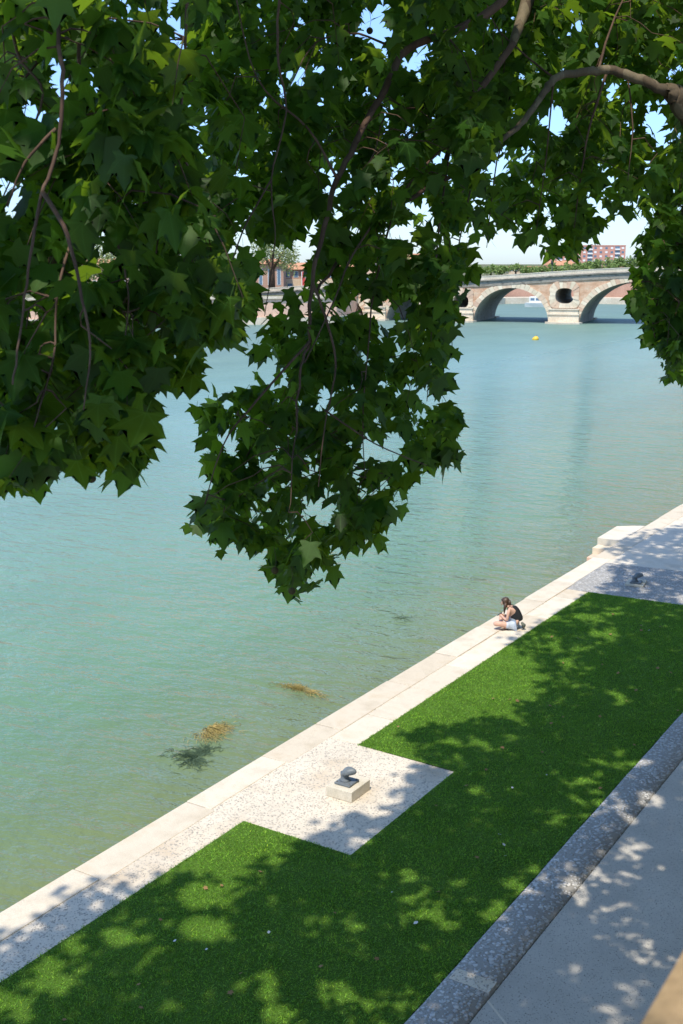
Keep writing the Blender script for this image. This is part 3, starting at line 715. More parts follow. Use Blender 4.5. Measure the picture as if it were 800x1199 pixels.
# --- far trees
def far_tree(loc, h, w, n, m, label, group, ls=.5, sub=16, cat='tree', name='broadleaf_tree'):
    o = tag(empty(name, loc), label, cat, group)
    MB().tube([(0, 0, 0), (.1, .05, h*.3), (0, .1, h*.6)], [w*.06, w*.045, w*.02], 7).tube([(0, 0, h*.3), (w*.25, 0, h*.6)], [w*.03, w*.01], 5).tube([(0, 0, h*.35), (-w*.25, .1, h*.62)], [w*.03, w*.01], 5).build('trunk', M['twig'], o)
    cl = []
    for k in range(sub):
        a = rng.uniform(0, 2*PI); r = w*.42*math.sqrt(rng.random()); zz = h*(.35+.6*rng.random()); k2 = 1-.75*max(0, (zz/h-.55)/.45)**1.6
        cl.append((r*k2*math.cos(a), r*k2*math.sin(a), zz, w*rng.uniform(.10, .19)))
    cl = np.array(cl); ci = rng.integers(0, sub, n)
    u = rng.normal(0, 1, (n, 3)); u /= np.linalg.norm(u, axis=1)[:, None]
    P = cl[ci, :3]+u*cl[ci, 3:4]*(rng.random((n, 1))**.4)*1.15
    a = rng.normal(0, 1, (n, 3)); a /= np.linalg.norm(a, axis=1)[:, None]
    b = np.cross(a, rng.normal(0, 1, (n, 3))); b /= np.linalg.norm(b, axis=1)[:, None]
    s = rng.uniform(.6, 1.3, (n, 1))*ls
    V = np.stack([P-a*s*.5, P-b*s*.32, P+a*s*.5, P+b*s*.32], 1)
    np_mesh('crown', V, [(0, 1, 2, 3)], m, o); return o
for k, (x, ytop, D) in enumerate([(588, 313, 470), (604, 310.5, 500), (620, 313.5, 470), (634, 312, 500), (650, 309.5, 520), (664, 309.5, 490), (677, 308.5, 470), (689, 307, 480), (700, 305.5, 470), (712, 304, 480), (724, 303, 465), (736, 301.5, 475), (750, 300, 470), (766, 300, 480), (575, 311, 520), (560, 312, 480)]):
    p = at_dist(x, 310, D); zt = at_dist(x, ytop, D).z; zb = 3.4
    far_tree((p.x, p.y, zb), max(3.5, zt-zb), rng.uniform(7, 9.5), 800, M['hazed_far_leaf'], 'green roundish tree in the row behind the bridge parapet', 'trees in a row behind the bridge', .85, 14)
for x, ytop, D, w, lab in [(318, 262, 235, 13, 'pale green tree rising over the dark brick hall'), (118, 282, 215, 14, 'pale sunlit tree on the far bank seen through the left leaf curtain'),
                           (20, 255, 210, 16, 'tall pale tree on the far bank at the left edge'), (60, 285, 225, 13, 'lower pale tree on the far bank between two taller ones'), (175, 275, 225, 13, 'pale tree on the far bank behind the dark left leaves'), (470, 298, 330, 12, 'small pale tree beyond the bridge behind the branches')]:
    p = at_dist(x, 310, D); zt = at_dist(x, ytop, D).z
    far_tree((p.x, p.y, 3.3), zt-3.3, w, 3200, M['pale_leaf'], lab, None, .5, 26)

# ------------------------------------------------------------------ plane trees
half = [(0, 0), (.10, -.03), (.25, -.07), (.47, -.04), (.36, .10), (.30, .20), (.40, .27), (.47, .42), (.60, .66), (.45, .60), (.33, .59), (.235, .55), (.27, .71), (.13, .85), (0, 1.06)]
mid = [(0, .68), (0, .34)]
def leaf_template():
    vs = [(0, 0, 0), (0, 1.06, 0), (0, .34, 0), (0, .68, 0)]
    R_ = []; L_ = []
    for x, y in half[1:-1]:
        zz = .16*x-.35*x*x-.10*(y-.3)**2
        vs.append((x, y, zz)); R_.append(len(vs)-1)
    for x, y in half[1:-1]:
        zz = .16*x-.35*x*x-.10*(y-.3)**2
        vs.append((-x, y, zz)); L_.append(len(vs)-1)
    vs += [(-.011, -.02, 0), (.011, -.02, 0), (.008, -.36, .05), (-.008, -.36, .05)]
    k = len(vs)
    # right half is split in fans so that the concave outline triangulates well
    def side(I):
        return [(0, I[0], I[1], I[2], I[3], I[4], 2), (2, I[4], I[5], I[6], I[7], I[8], I[9], 3), (3, I[9], I[10], I[11], I[12], 1)]
    f = side(R_)+[tuple(reversed(q)) for q in side(L_)]+[(k-4, k-3, k-2, k-1)]
    return np.array(vs), f
LV, LF = leaf_template()
def unit(v): return v/np.maximum(np.linalg.norm(v, axis=1), 1e-9)[:, None]
def leaves(P, axis, nrm, size):
    """leaf instances: base points P, blade axis, upper-side normal, width"""
    y = unit(axis); z = unit(nrm-(nrm*y).sum(1)[:, None]*y); x = np.cross(y, z)
    curl = rng.uniform(-1.2, 2.6, len(P)); wx = rng.uniform(.85, 1.08, len(P))
    T = LV[None].repeat(len(P), 0).copy(); T[:, :, 2] *= curl[:, None]; T[:, :, 0] *= wx[:, None]
    T[:, :, 0] += .10*rng.normal(0, 1, len(P))[:, None]*T[:, :, 1]**2            # sideways bend
    T[:, :, 2] -= (.34*rng.random(len(P))-.06)[:, None]*T[:, :, 1]**2                # drooping tip
    return P[:, None]+size[:, None, None]*(T[:, :, 0:1]*x[:, None]+T[:, :, 1:2]*y[:, None]+T[:, :, 2:3]*z[:, None])

class Tree:
    def __init__(s, name, base, label):
        s.root = tag(empty(name, base), label, 'tree'); s.base = Vector(base)
        s.P = []; s.A = []; s.N = []; s.S = []; s.br = MB(); s.tw = MB(); s.pts = []
    def limb(s, pts, r, sides=8, mb=None):
        """pts: 3-D points, smoothed, radii interpolated"""
        pts = [Vector(p) for p in pts]; out = []; rad = []
        for i in range(len(pts)-1):
            p0, p1, p2, p3 = pts[max(i-1, 0)], pts[i], pts[i+1], pts[min(i+2, len(pts)-1)]
            for k in range(5):
                t = k/5; t2, t3 = t*t, t*t*t
                q = .5*((2*p1)+(p2-p0)*t+(2*p0-5*p1+4*p2-p3)*t2+(3*p1-p0-3*p2+p3)*t3)
                wob = .16*min(.03, r[0])
                out.append(q+Vector((random.gauss(0, wob), random.gauss(0, wob), random.gauss(0, wob))))
                f = (i+t)/(len(pts)-1); rad.append((r[0]+(r[1]-r[0])*f)*random.uniform(.96, 1.05))
        out.append(pts[-1]); rad.append(r[1])
        (mb or s.br).tube([p-s.base for p in out], rad, sides); s.pts += [tuple(p) for p in out]
    def add(s, P, A, N, S): s.P.append(P); s.A.append(A); s.N.append(N); s.S.append(S)
    def finish(s):
        P, A, N, S = (np.concatenate(q) for q in (s.P, s.A, s.N, s.S))
        V = leaves(P, A, N, S)-np.array(s.base)
        cr = np_mesh('crown', V, LF, M['leaf'], s.root); cr['kind'] = 'stuff'
        cr.data.polygons.foreach_set('use_smooth', np.ones(len(cr.data.polygons), bool))
        at_ = cr.data.attributes.new('blade', 'FLOAT_VECTOR', 'POINT'); at_.data.foreach_set('vector', np.tile(LV, (len(P), 1)).astype(np.float32).ravel())
        s.br.build('branches', M['bark'], s.root)
        if s.tw.v: s.tw.build('twigs', M['twig'], s.root)['kind'] = 'stuff'
        return len(P)

def trunk(T, h, r):
    MB().tube([(0, 0, 0), (.03, 0, .3), (.0, .05, 1.2), (.05, .08, h*.6), (0, 0, h)], [r*1.35, r*1.08, r, r*.9, r*.75], 14).build('trunk', M['bark'], T.root)
GZ = 7.2
TA = Tree('plane_tree', (2.6, -1.2, GZ), 'near plane tree whose big dark leaves hang down the left side of the view'); trunk(TA, 4.5, .34)
TB = Tree('plane_tree', (2.9, 9.6, GZ), 'plane tree with a mottled limb arching in from the upper right and drooping middle branches'); trunk(TB, 4.2, .36)
TC = Tree('plane_tree', (3.0, 20.5, GZ), 'farther plane tree with small sunlit leaves at the right edge beside the bridge'); trunk(TC, 4.2, .34)

def px3(l, k=.95): return [dep(x, y, d*k) for x, y, d in l]
# limbs that carry the parts in view
TA.limb([(2.6, -1.2, 11.6), (1.0, .6, 13.2), (-1.2, 2.4, 13.6), (-2.9, 3.7, 12.6)]+px3([(70, -140, 4.6)]), (.2, .05), 10)
TA.limb([(-1.2, 2.4, 13.6), (-2.6, 4.2, 13.2)]+px3([(230, -150, 6.0)]), (.11, .03))
TB.limb([(2.9, 9.6, 11.2), (1.2, 9.4, 12.0), (-.6, 9.0, 11.4)]+px3([(860, 150, 9.6), (805, 113, 9.1)], .9), (.2, .085), 12)
TB.limb(px3([(812, 130, 9.1), (788, 107, 9.05), (775, 104, 9), (745, 92, 9), (712, 82, 9), (680, 85, 9), (651, 91, 8.9), (637, 108, 8.8), (615, 140, 8.7), (590, 161, 8.6), (560, 185, 8.5), (520, 212, 8.4)], .9), (.043, .012), 10)
TB.limb(px3([(806, 132, 9.08), (792, 112, 9.02), (784, 112, 9.0)], .9), (.085, .062), 10)               # healed knuckle at the limb's end
TB.limb([(2.9, 9.6, 11.2), (.6, 9.2, 13.6), (-2.6, 8.4, 13.4)]+px3([(640, -60, 8.8), (600, 52, 8.6)]), (.16, .026), 10)
TB.limb(px3([(600, 52, 8.6), (566, 99, 8.4), (534, 130, 8.3), (525, 180, 8.2), (500, 220, 8), (452, 250, 7.8), (407, 290, 7.5), (372, 340, 7.2)]), (.026, .008), 8, TB.tw)
TB.limb([(-2.6, 8.4, 13.4), (-3.6, 7.6, 12.2)]+px3([(605, -40, 8.1), (547, 28, 7.8), (476, 58, 7.6), (450, 105, 7.4), (420, 160, 7.3), (396, 210, 7.2), (379, 270, 7.1), (366, 330, 7), (362, 400, 7), (351, 440, 6.9), (345, 520, 6.8), (338, 600, 6.7)]), (.034, .002), 8, TB.tw)
TC.limb([(3.0, 20.5, 11), (.5, 18.5, 12.4), (-2.2, 16.2, 12.2)]+px3([(880, 180, 11), (830, 215, 10.5), (795, 270, 10.4), (782, 330, 10.4), (790, 400, 10.4)]), (.17, .012), 8)
# drooping branches
D_A = [([(70, -140, 4.6), (66, -40, 4.6), (68, 40, 4.5), (74, 110, 4.4), (66, 180, 4.4), (48, 230, 4.3), (36, 300, 4.2), (25, 380, 4.2), (15, 450, 4.1)], .012, .004),
       ([(50, 226, 4.3), (75, 265, 4.2), (90, 320, 4.2), (105, 400, 4.2), (98, 480, 4.2)], .010, .003),
       ([(75, -120, 5), (88, -40, 5), (92, 50, 4.9), (96, 120, 4.9), (105, 200, 4.8), (118, 240, 4.8), (140, 290, 4.7), (150, 350, 4.7), (142, 430, 4.6)], .011, .003),
       ([(232, -150, 6), (222, -40, 6), (218, 20, 6), (215, 90, 5.9), (205, 170, 5.8), (190, 250, 5.7), (176, 340, 5.6), (170, 430, 5.4)], .012, .003),
       ([(40, -100, 5), (10, -40, 5), (20, 60, 5), (50, 110, 5), (22, 190, 5), (-10, 260, 5)], .010, .003),
       ([(30, 90, 5.1), (60, 60, 5.2), (120, 30, 5.4)], .007, .003), ([(66, 150, 4.5), (30, 190, 4.5), (8, 240, 4.5)], .008, .003),
       ([(205, 170, 5.8), (240, 230, 5.9), (262, 300, 5.9), (270, 370, 5.9)], .007, .003), ([(108, 210, 4.8), (70, 330, 4.6), (62, 420, 4.5), (40, 500, 4.4)], .007, .003)]
D_B = [([(366, 330, 7), (384, 380, 7), (393, 430, 7), (380, 500, 7), (373, 570, 7)], .010, .003),
       ([(440, 258, 7.7), (412, 300, 7.5), (392, 350, 7.3), (357, 425, 7.1)], .009, .004),
       ([(525, 190, 8.2), (516, 250, 8.1), (508, 330, 8.1), (505, 400, 8), (500, 470, 8)], .009, .003),
       ([(522, 170, 8.2), (470, 230, 7.9), (440, 330, 7.7), (432, 400, 7.6), (425, 490, 7.5), (428, 560, 7.5)], .010, .003),
       ([(345, -90, 7.2), (330, -30, 7), (325, 60, 7), (335, 130, 7), (318, 210, 6.9), (322, 280, 6.9), (310, 370, 6.8)], .010, .003),
       ([(545, 130, 8.3), (460, 130, 7.9), (438, 180, 7.8), (418, 215, 7.7)], .009, .004),
       ([(712, 82, 9), (690, 150, 9), (680, 210, 9.1), (672, 268, 9.2)], .012, .003), ([(735, 90, 9), (741, 150, 9), (735, 212, 9)], .008, .003),
       ([(650, 92, 8.9), (610, 60, 9), (575, 20, 9.2), (560, -50, 9.4)], .010, .004), ([(648, 92, 8.9), (640, 180, 9), (628, 270, 9.1)], .009, .003),
       ([(590, 161, 8.6), (580, 200, 8.6), (570, 290, 8.6)], .008, .003), ([(470, 62, 7.6), (420, 40, 7.5), (370, 50, 7.3), (340, 100, 7.2)], .010, .003),
       ([(560, 185, 8.5), (545, 250, 8.4), (530, 330, 8.3), (528, 390, 8.3)], .008, .003), ([(362, 400, 7), (300, 470, 6.9), (262, 520, 6.9), (240, 590, 6.9)], .009, .003),
       ([(380, 480, 7), (440, 520, 7.1), (500, 545, 7.2)], .007, .003), ([(396, 210, 7.2), (360, 150, 7.2), (300, 90, 7.1), (270, -40, 7)], .010, .004),
       ([(318, 210, 6.9), (285, 270, 6.7), (262, 340, 6.6)], .007, .003), ([(700, 84, 9), (720, 20, 9.4), (760, -60, 10)], .012, .004)]
for l, a, b in D_A: TA.limb(px3(l, .91), (a*.9, b*.8), 6, TA.tw)
for l, a, b in D_B: TB.limb(px3(l, .91), (a*.9, b*.8), 6, TB.tw)
TC.limb(px3([(795, 270, 10.4), (770, 290, 10.2), (752, 330, 10)]), (.012, .003), 6, TC.tw)
TC.limb(px3([(782, 330, 10.4), (765, 370, 10.2), (772, 420, 10.2)]), (.010, .003), 6, TC.tw)

HOLES = [  # (x, y, rx, ry, reject) openings where the far scene or the sky shows through
    (328, 322, 30, 20, .60), (345, 368, 45, 22, .12), (300, 300, 16, 20, .25), (40, 142, 24, 18, .85), (12, 225, 22, 20, .8), (112, 98, 14, 12, .7), (390, 205, 12, 16, .7), (345, 292, 12, 16, .85),
    (436, 45, 16, 14, .8), (548, 42, 10, 10, .7), (285, 80, 10, 8, .6), (120, 315, 22, 20, .7), (270, 435, 34, 16, .97), (440, 528, 26, 12, .75), (228, 480, 12, 12, .5), (565, 300, 16, 26, .6), (555, 345, 12, 12, .7),
    (440, 370, 14, 10, .6), (500, 470, 20, 10, .5), (70, 500, 16, 14, .7), (160, 20, 14, 10, .5), (670, 55, 12, 8, .6), (700, 230, 14, 10, .3), (760, 150, 8, 8, .5), (395, 90, 10, 12, .6), (480, 300, 10, 14, .5), (330, 445, 10, 10, .5), (250, 215, 10, 10, .4),
    (75, 275, 14, 14, .6), (25, 320, 14, 14, .5), (425, 15, 14, 8, .6), (490, 65, 10, 10, .5), (600, 20, 10, 8, .5), (720, 110, 10, 10, .5)]
_hr = random.Random(5)
HOLES += [(_hr.uniform(0, 800), _hr.uniform(-10, 330), _hr.uniform(5, 12), _hr.uniform(5, 11), .75) for _ in range(80)]+[(_hr.uniform(225, 540), _hr.uniform(330, 640), _hr.uniform(4, 9), _hr.uniform(4, 9), .7) for _ in range(28)]
HOLES = [(a, b, c*1.2, d*1.2, min(.97, e+.2)) for a, b, c, d, e in HOLES]
def hole_keep(x, y):
    k = np.ones(len(x), bool)
    for hx, hy, rx, ry, rej in HOLES:
        k &= ~((((x-hx)/rx)**2+((y-hy)/ry)**2 < 1) & (rng.random(len(x)) < rej))
    return k
def foliage(T, poly, d0, d1, ntw, nl, size, jit=0, droop=.8, margin=.45, connect=True):
    """twigs with leaves whose pictures stay inside an outline seen from the quay wall; every leaf has its own depth"""
    xs = [p[0] for p in poly]; ys = [p[1] for p in poly]
    bp = np.array(T.pts)
    made = 0; tries = 0
    while made < ntw and tries < ntw*12:
        tries += 1
        x, y = rng.uniform(min(xs), max(xs)), rng.uniform(min(ys), max(ys))
        if not inpoly(np.array([x]), np.array([y]), poly)[0]: continue
        if not hole_keep(np.array([x]), np.array([y]))[0]: continue
        made += 1
        d = rng.uniform(d0, d1); a = dep(x, y, d); L = rng.uniform(.22, .5)
        dirv = Vector((rng.normal(0, .5), rng.normal(0, .5), -rng.uniform(.35, 1.1)*droop+.1)).normalized()
        tp = [a-dirv*(L*.5), a, a+dirv*(L*.5)+Vector((0, 0, -.05))]
        n = nl
        t = rng.random(n)
        base = np.array([tp[0]])*(1-t[:, None])+np.array([tp[2]])*t[:, None]
        ha = rng.uniform(0, 2*PI, n); out = np.stack([np.cos(ha), np.sin(ha), np.zeros(n)], 1)
        ax = out*rng.uniform(.25, 1.0, (n, 1))+np.array([0, 0, -1])*rng.uniform(.15, 1.0, (n, 1))*droop+np.array(dirv)*.25
        s = size*np.clip(rng.normal(1, .24, n), .5, 1.5)
        base = base+unit(ax)*(s*.36)[:, None]
        pet = base-unit(ax)*(s*.34)[:, None]
        nr = np.array([0, 0, 1.0])+out*rng.uniform(.0, 1.1, (n, 1))+rng.normal(0, .38, (n, 3))
        c = base+unit(ax)*(s*.45)[:, None]; tip = base+unit(ax)*(s*.95)[:, None]
        cx, cy, cd = pix(c); tx, ty, td = pix(tip)
        j1, j2 = rng.normal(0, 7), rng.normal(0, 7); cx = cx+j1; tx = tx+j1; cy = cy+j2; ty = ty+j2
        qx, qy, qd = pix(pet); k = inpoly(qx, qy, poly) & inpoly(cx, cy, poly) & (inpoly(tx, ty, poly) | (rng.random(n) < .35)) & hole_keep(cx, cy) & hole_keep(tx, ty)
        hp = c-nS*((c[:, 2]-8.1)/nS[2])[:, None]
        k &= ~((np.abs(hp[:, 0]) < .5) & (hp[:, 1] > 1.04) & (hp[:, 1] < 2.2))                # the parapet's far stretch is in the sun
        if k.sum() == 0: continue
        T.add(base[k], ax[k], nr[k], s[k])
        ex, ey, ed = pix(np.array([tuple(v) for v in tp]+[tuple(v-Vector((0, 0, .05))) for v in tp])); mid_ = tuple(tp[1])
        if not inpoly(ex, ey, poly).all(): continue
        if connect and len(bp):
            dd = ((bp-np.array(tp[0]))**2).sum(1)+2.0*np.maximum(0, tp[0].z-bp[:, 2])
            j = int(np.argmin(dd)); q = Vector(bp[j])
            seg = np.array([tuple(q.lerp(tp[0], u_)) for u_ in (0, .25, .5, .75, 1)]); hx2, hy2, hd2 = pix(seg)
            clear = not any((((hx2-h_[0])/(h_[2]+6))**2+((hy2-h_[1])/(h_[3]+6))**2 < 1).any() for h_ in HOLES)
            if (q-tp[0]).length < .62 and clear and inpoly(hx2, hy2, poly).all():
                ln = (q-tp[0]).length; m1_ = q.lerp(tp[0], .33)+Vector((rng.normal(0, .05), rng.normal(0, .05), .16))*ln; m2_ = q.lerp(tp[0], .7)+Vector((rng.normal(0, .04), rng.normal(0, .04), .12))*ln
                T.tw.tube([p-T.base for p in (q, m1_, m2_, *tp)], [.0042, .0036, .0033, .003, .0024, .0012], 4, False)

P_LEFT = [(-50, -40), (235, -40), (232, 200), (288, 262), (292, 375), (272, 408), (240, 418), (212, 452), (184, 466), (172, 505), (182, 538), (165, 556), (142, 560), (108, 556), (96, 528), (80, 552), (60, 566), (30, 582), (0, 592), (-50, 592)]
P_MID = [(212, -40), (560, -40), (585, 120), (580, 290), (588, 318), (548, 345), (542, 392), (522, 440), (545, 480), (540, 515), (556, 548), (500, 560), (472, 575), (470, 606), (440, 640), (395, 655), (378, 690), (332, 700), (300, 655), (262, 645), (214, 618), (238, 560), (228, 500), (205, 462), (215, 440), (262, 452), (300, 412), (330, 395), (288, 385), (240, 420), (225, 380)]
P_TOP = [(540, -40), (850, -40), (850, 285), (770, 262), (742, 240), (738, 262), (705, 268), (690, 290), (672, 308), (650, 296), (622, 292), (606, 306), (602, 280), (588, 262), (572, 262), (560, 240), (535, 200)]
P_RIGHT = [(756, 250), (850, 225), (850, 448), (800, 444), (778, 436), (757, 395), (760, 375), (738, 350), (746, 330), (732, 312), (735, 292), (748, 285)]
foliage(TA, P_LEFT, 4.0, 5.6, 300, 9, .120)
foliage(TA, [(-50, -40), (300, -40), (300, 420), (180, 440), (-50, 500)], 5.6, 8.0, 85, 9, .145)
foliage(TB, P_MID, 6.6, 8.4, 530, 9, .120)
foliage(TB, [(225, -40), (585, -40), (585, 300), (400, 330), (225, 260)], 8.2, 10.5, 80, 9, .145)
foliage(TB, P_TOP, 8.2, 10.8, 330, 9, .128)
foliage(TB, [(420, -40), (760, -40), (735, 240), (560, 230), (420, 200)], 10.8, 14.5, 100, 9, .16)
foliage(TB, [(385, 270), (535, 270), (538, 395), (395, 400)], 7.0, 8.6, 34, 9, .125)
foliage(TB, [(285, 345), (400, 335), (400, 410), (300, 415)], 6.6, 8.0, 20, 9, .12)
foliage(TB, [(640, 20), (850, 20), (850, 275), (770, 255), (742, 236), (690, 200)], 8.6, 11.0, 55, 9, .13)
foliage(TC, P_RIGHT, 9.3, 11.5, 210, 9, .13)

# --- upper crowns (mostly above the frame): they shade the lawn; density follows where the photo's lawn lies in shade
SH = [([(400, 1006), (530, 906), (560, 890), (640, 862), (700, 800), (720, 760), (800, 722), (900, 740), (900, 900), (800, 860), (474, 1260), (300, 1260), (318, 1130), (280, 1085), (290, 1040), (330, 1000), (350, 985)], 3.6),
      ([(0, 1096), (60, 1080), (115, 1052), (160, 1042), (205, 1020), (262, 1022), (240, 1068), (262, 1072), (288, 1036), (330, 1000), (360, 1000), (300, 1260), (-200, 1260), (-200, 1180)], 2.9),
      ([(468, 858), (500, 846), (560, 846), (600, 836), (640, 812), (640, 785), (620, 760), (596, 765), (600, 748), (640, 728), (690, 697), (900, 705), (900, 850), (660, 905), (540, 900), (500, 893)], 2.4),
      ([(690, 694), (735, 650), (700, 640), (760, 622), (800, 612), (950, 560), (950, 720)], 2.0),
      ([(355, 988), (372, 972), (398, 966), (402, 950), (430, 952), (452, 938), (470, 922), (486, 900), (496, 893), (532, 903), (414, 1004)], 3.2),
      ([(-100, 1100), (0, 1100), (65, 1052), (118, 1040), (150, 1028), (176, 1020), (140, 1060), (60, 1120), (0, 1155), (-100, 1200)], 1.6),
      ([(474, 1260), (800, 845), (900, 740), (1100, 900), (900, 1400), (474, 1400)], 4.6)]
LIT = [(140, 1096, 25, 12), (243, 1088, 34, 15), (85, 1112, 14, 9), (58, 1152, 30, 10), (12, 1170, 30, 10), (22, 1190, 16, 9), (315, 1160, 12, 22), (325, 1185, 16, 14), (200, 1178, 14, 7), (424, 1116, 9, 9), (165, 1100, 14, 8), (230, 1050, 24, 16),
       (718, 880, 14, 7), (680, 894, 14, 5), (665, 776, 12, 5), (650, 762, 10, 6), (720, 812, 10, 6), (706, 744, 20, 6), (730, 822, 10, 6), (672, 935, 9, 7), (570, 948, 14, 6), (560, 925, 10, 4), (690, 722, 20, 5), (682, 758, 12, 4), (640, 745, 10, 4), (600, 862, 10, 4), (560, 870, 14, 6), (530, 868, 12, 6),
       (442, 954, 16, 6), (462, 940, 10, 5), (418, 986, 12, 5), (748, 895, 16, 8), (700, 905, 6, 6), (735, 960, 10, 5), (720, 950, 8, 4), (775, 972, 10, 4), (740, 985, 10, 4), (690, 1025, 8, 4), (720, 970, 8, 4), (675, 985, 9, 4),
       (676, 1132, 8, 5), (683, 1145, 8, 5), (705, 1130, 8, 5), (730, 1155, 12, 6), (745, 1160, 10, 5), (738, 1172, 9, 5), (716, 1182, 14, 6), (730, 1195, 16, 6), (660, 1152, 8, 5), (622, 1180, 10, 6), (735, 1115, 8, 4), (762, 1100, 6, 4), (675, 896, 7, 5), (610, 990, 8, 4)]
def shade_field(px_, py_):
    f = np.zeros(len(px_))
    for poly, v in SH:
        f = np.maximum(f, np.where(inpoly(px_, py_, poly), v, 0))
    inframe = (px_ > -120) & (px_ < 900) & (py_ > 500) & (py_ < 1330)
    return f, inframe
WELLS = [(np.array(dep(795, 340, 10.3)), 1.5, .97), (np.array(dep(690, 230, 9.6)), .9, .7), (np.array(dep(150, 85, 6.4)), .45, .9), (np.array(dep(95, 100, 6.2)), .3, .9), (np.array(dep(165, 340, 5.2)), .28, .9),
         (np.array(dep(250, 470, 7.2)), .4, .6), (np.array(dep(600, 140, 9.6)), .8, .4), (np.array(dep(560, 60, 9.5)), .5, .6), (np.array(dep(420, 120, 8.5)), .5, .5), (np.array(dep(30, 190, 6)), .4, .6), (np.array(dep(250, 150, 7.5)), .5, .5), (np.array(dep(740, 60, 10)), .7, .5)]
WELLS += [(np.array(dep(x, y, d)), r_, .95) for x, y, d in [(200, 40, 7), (540, 70, 9.6), (760, 25, 11.5), (690, 60, 11.5), (500, 100, 9.5), (300, 60, 9), (40, 90, 7.2), (130, 150, 7), (640, 20, 12), (780, 180, 10.5), (240, 300, 7.5)] for r_ in (.3,)]
def crown_over(nclump, xr, yr, zr, dens=None, per=10, size=.18):
    P_, A_, N_, S_ = [], [], [], []
    C = np.stack([rng.uniform(*xr, nclump), rng.uniform(*yr, nclump)], 1)            # ground points to be shaded
    for cx, cy in C:
        g = np.array([[cx, cy, 0.0]]); gx_, gy_, gd = pix(g)
        f, inf = shade_field(gx_, gy_)
        lv = f[0] if (inf[0] and gd[0] > 0) else (1.9 if cx < XW else 1.3)
        if cx < -11.3 and not inf[0]: lv = .3
        if rng.random() > lv/4.6: continue
        z = rng.uniform(*zr)
        for _ in range(9):
            p = np.array([cx, cy, 0])+nS*(z/nS[2])
            qx, qy, qd = pix(p[None])
            if qd[0] < 1 or qy[0] < -70 or qx[0] < -130 or qx[0] > 930: break
            z += 1.2
        n = per
        base = p+rng.normal(0, 1, (n, 3))*np.array([.20, .20, .13])
        ha = rng.uniform(0, 2*PI, n); out = np.stack([np.cos(ha), np.sin(ha), np.zeros(n)], 1)
        ax = out+np.array([0, 0, -1])*rng.uniform(.1, .7, (n, 1))
        nr = np.array([0, 0, 1.0])+rng.normal(0, .35, (n, 3))
        s = size*np.clip(rng.normal(1, .2, n), .6, 1.4)
        c = base+unit(ax)*(s*.5)[:, None]
        sh = c-nS*(c[:, 2]/nS[2])[:, None]                                         # where its shadow falls on the quay
        sx, sy, sd = pix(sh); jx, jy = rng.normal(0, 11), rng.normal(0, 7); f, inf = shade_field(sx+jx, sy+jy)
        sx = sx+jx*.35; sy = sy+jy*.3
        k = (f > 0) | ~inf
        for lx, ly, rx, ry in LIT:
            k &= ~(((sx-lx)/rx)**2+((sy-ly)/ry)**2 < 1.25)
        hp = c-nS*((c[:, 2]-8.1)/nS[2])[:, None]
        k &= ~((hp[:, 0] > -.7) & (hp[:, 0] < .7) & (hp[:, 1] > .97) & (hp[:, 1] < 2.4))
        # nothing of an upper crown may hang into open view below the canopy
        px_, py_, pd = pix(c); k &= ~((pd > 0) & (px_ > -40) & (px_ < 840) & (py_ > -25) & (py_ < 1300))
        if k.any(): P_.append(base[k]); A_.append(ax[k]); N_.append(nr[k]); S_.append(s[k])
    return [np.concatenate(q) for q in (P_, A_, N_, S_)]
Q = crown_over(16000, (-12.0, XW), (1.0, 44), (11.5, 16.0))
Q2 = crown_over(1500, (XW, 9), (-4, 34), (12.5, 17.5))
# openings in the upper crown through which the sun reaches the hanging branches
for x, y, d in [(rng.uniform(-20, 820), rng.uniform(-20, 600), rng.uniform(5, 11)) for _ in range(520)]:
    xa, ya = np.array([x]), np.array([y])
    if inpoly(xa, ya, P_LEFT)[0]: d = rng.uniform(4.2, 7.2)
    elif inpoly(xa, ya, P_MID)[0] and y < 480: d = rng.uniform(6.8, 9.5)
    elif inpoly(xa, ya, P_TOP)[0]: d = rng.uniform(8.4, 13)
    else: continue
    sg = np.array(dep(x, y, d)); sg = sg-nS*(sg[2]/nS[2])
    if sg[0] > XG and sg[1] > 8 and rng.random() < .75: continue
    if rng.random() < (.65 if x > 420 or y < 150 else .24): WELLS.append((np.array(dep(x, y, d)), rng.uniform(.10, .24), 1.0))
def open_wells(q):
    c = q[0]+unit(q[1])*(q[3]*.5)[:, None]; k = np.ones(len(c), bool)
    for wc, wr, wp_ in WELLS:
        v = c-wc; tt = v@nS; p2 = (v*v).sum(1)-tt*tt
        k &= ~((p2 < wr*wr) & (tt > 0) & (rng.random(len(c)) < wp_))
    return [a[k] for a in q]
Q = open_wells(Q); Q2 = open_wells(Q2)
for q in (Q, Q2):
    for T, lo, hi in ((TA, -99, 4.0), (TB, 4.0, 14.2), (TC, 14.2, 99)):
        k = (q[0][:, 1] >= lo) & (q[0][:, 1] < hi)
        if k.any(): T.add(q[0][k], q[1][k], q[2][k], q[3][k])
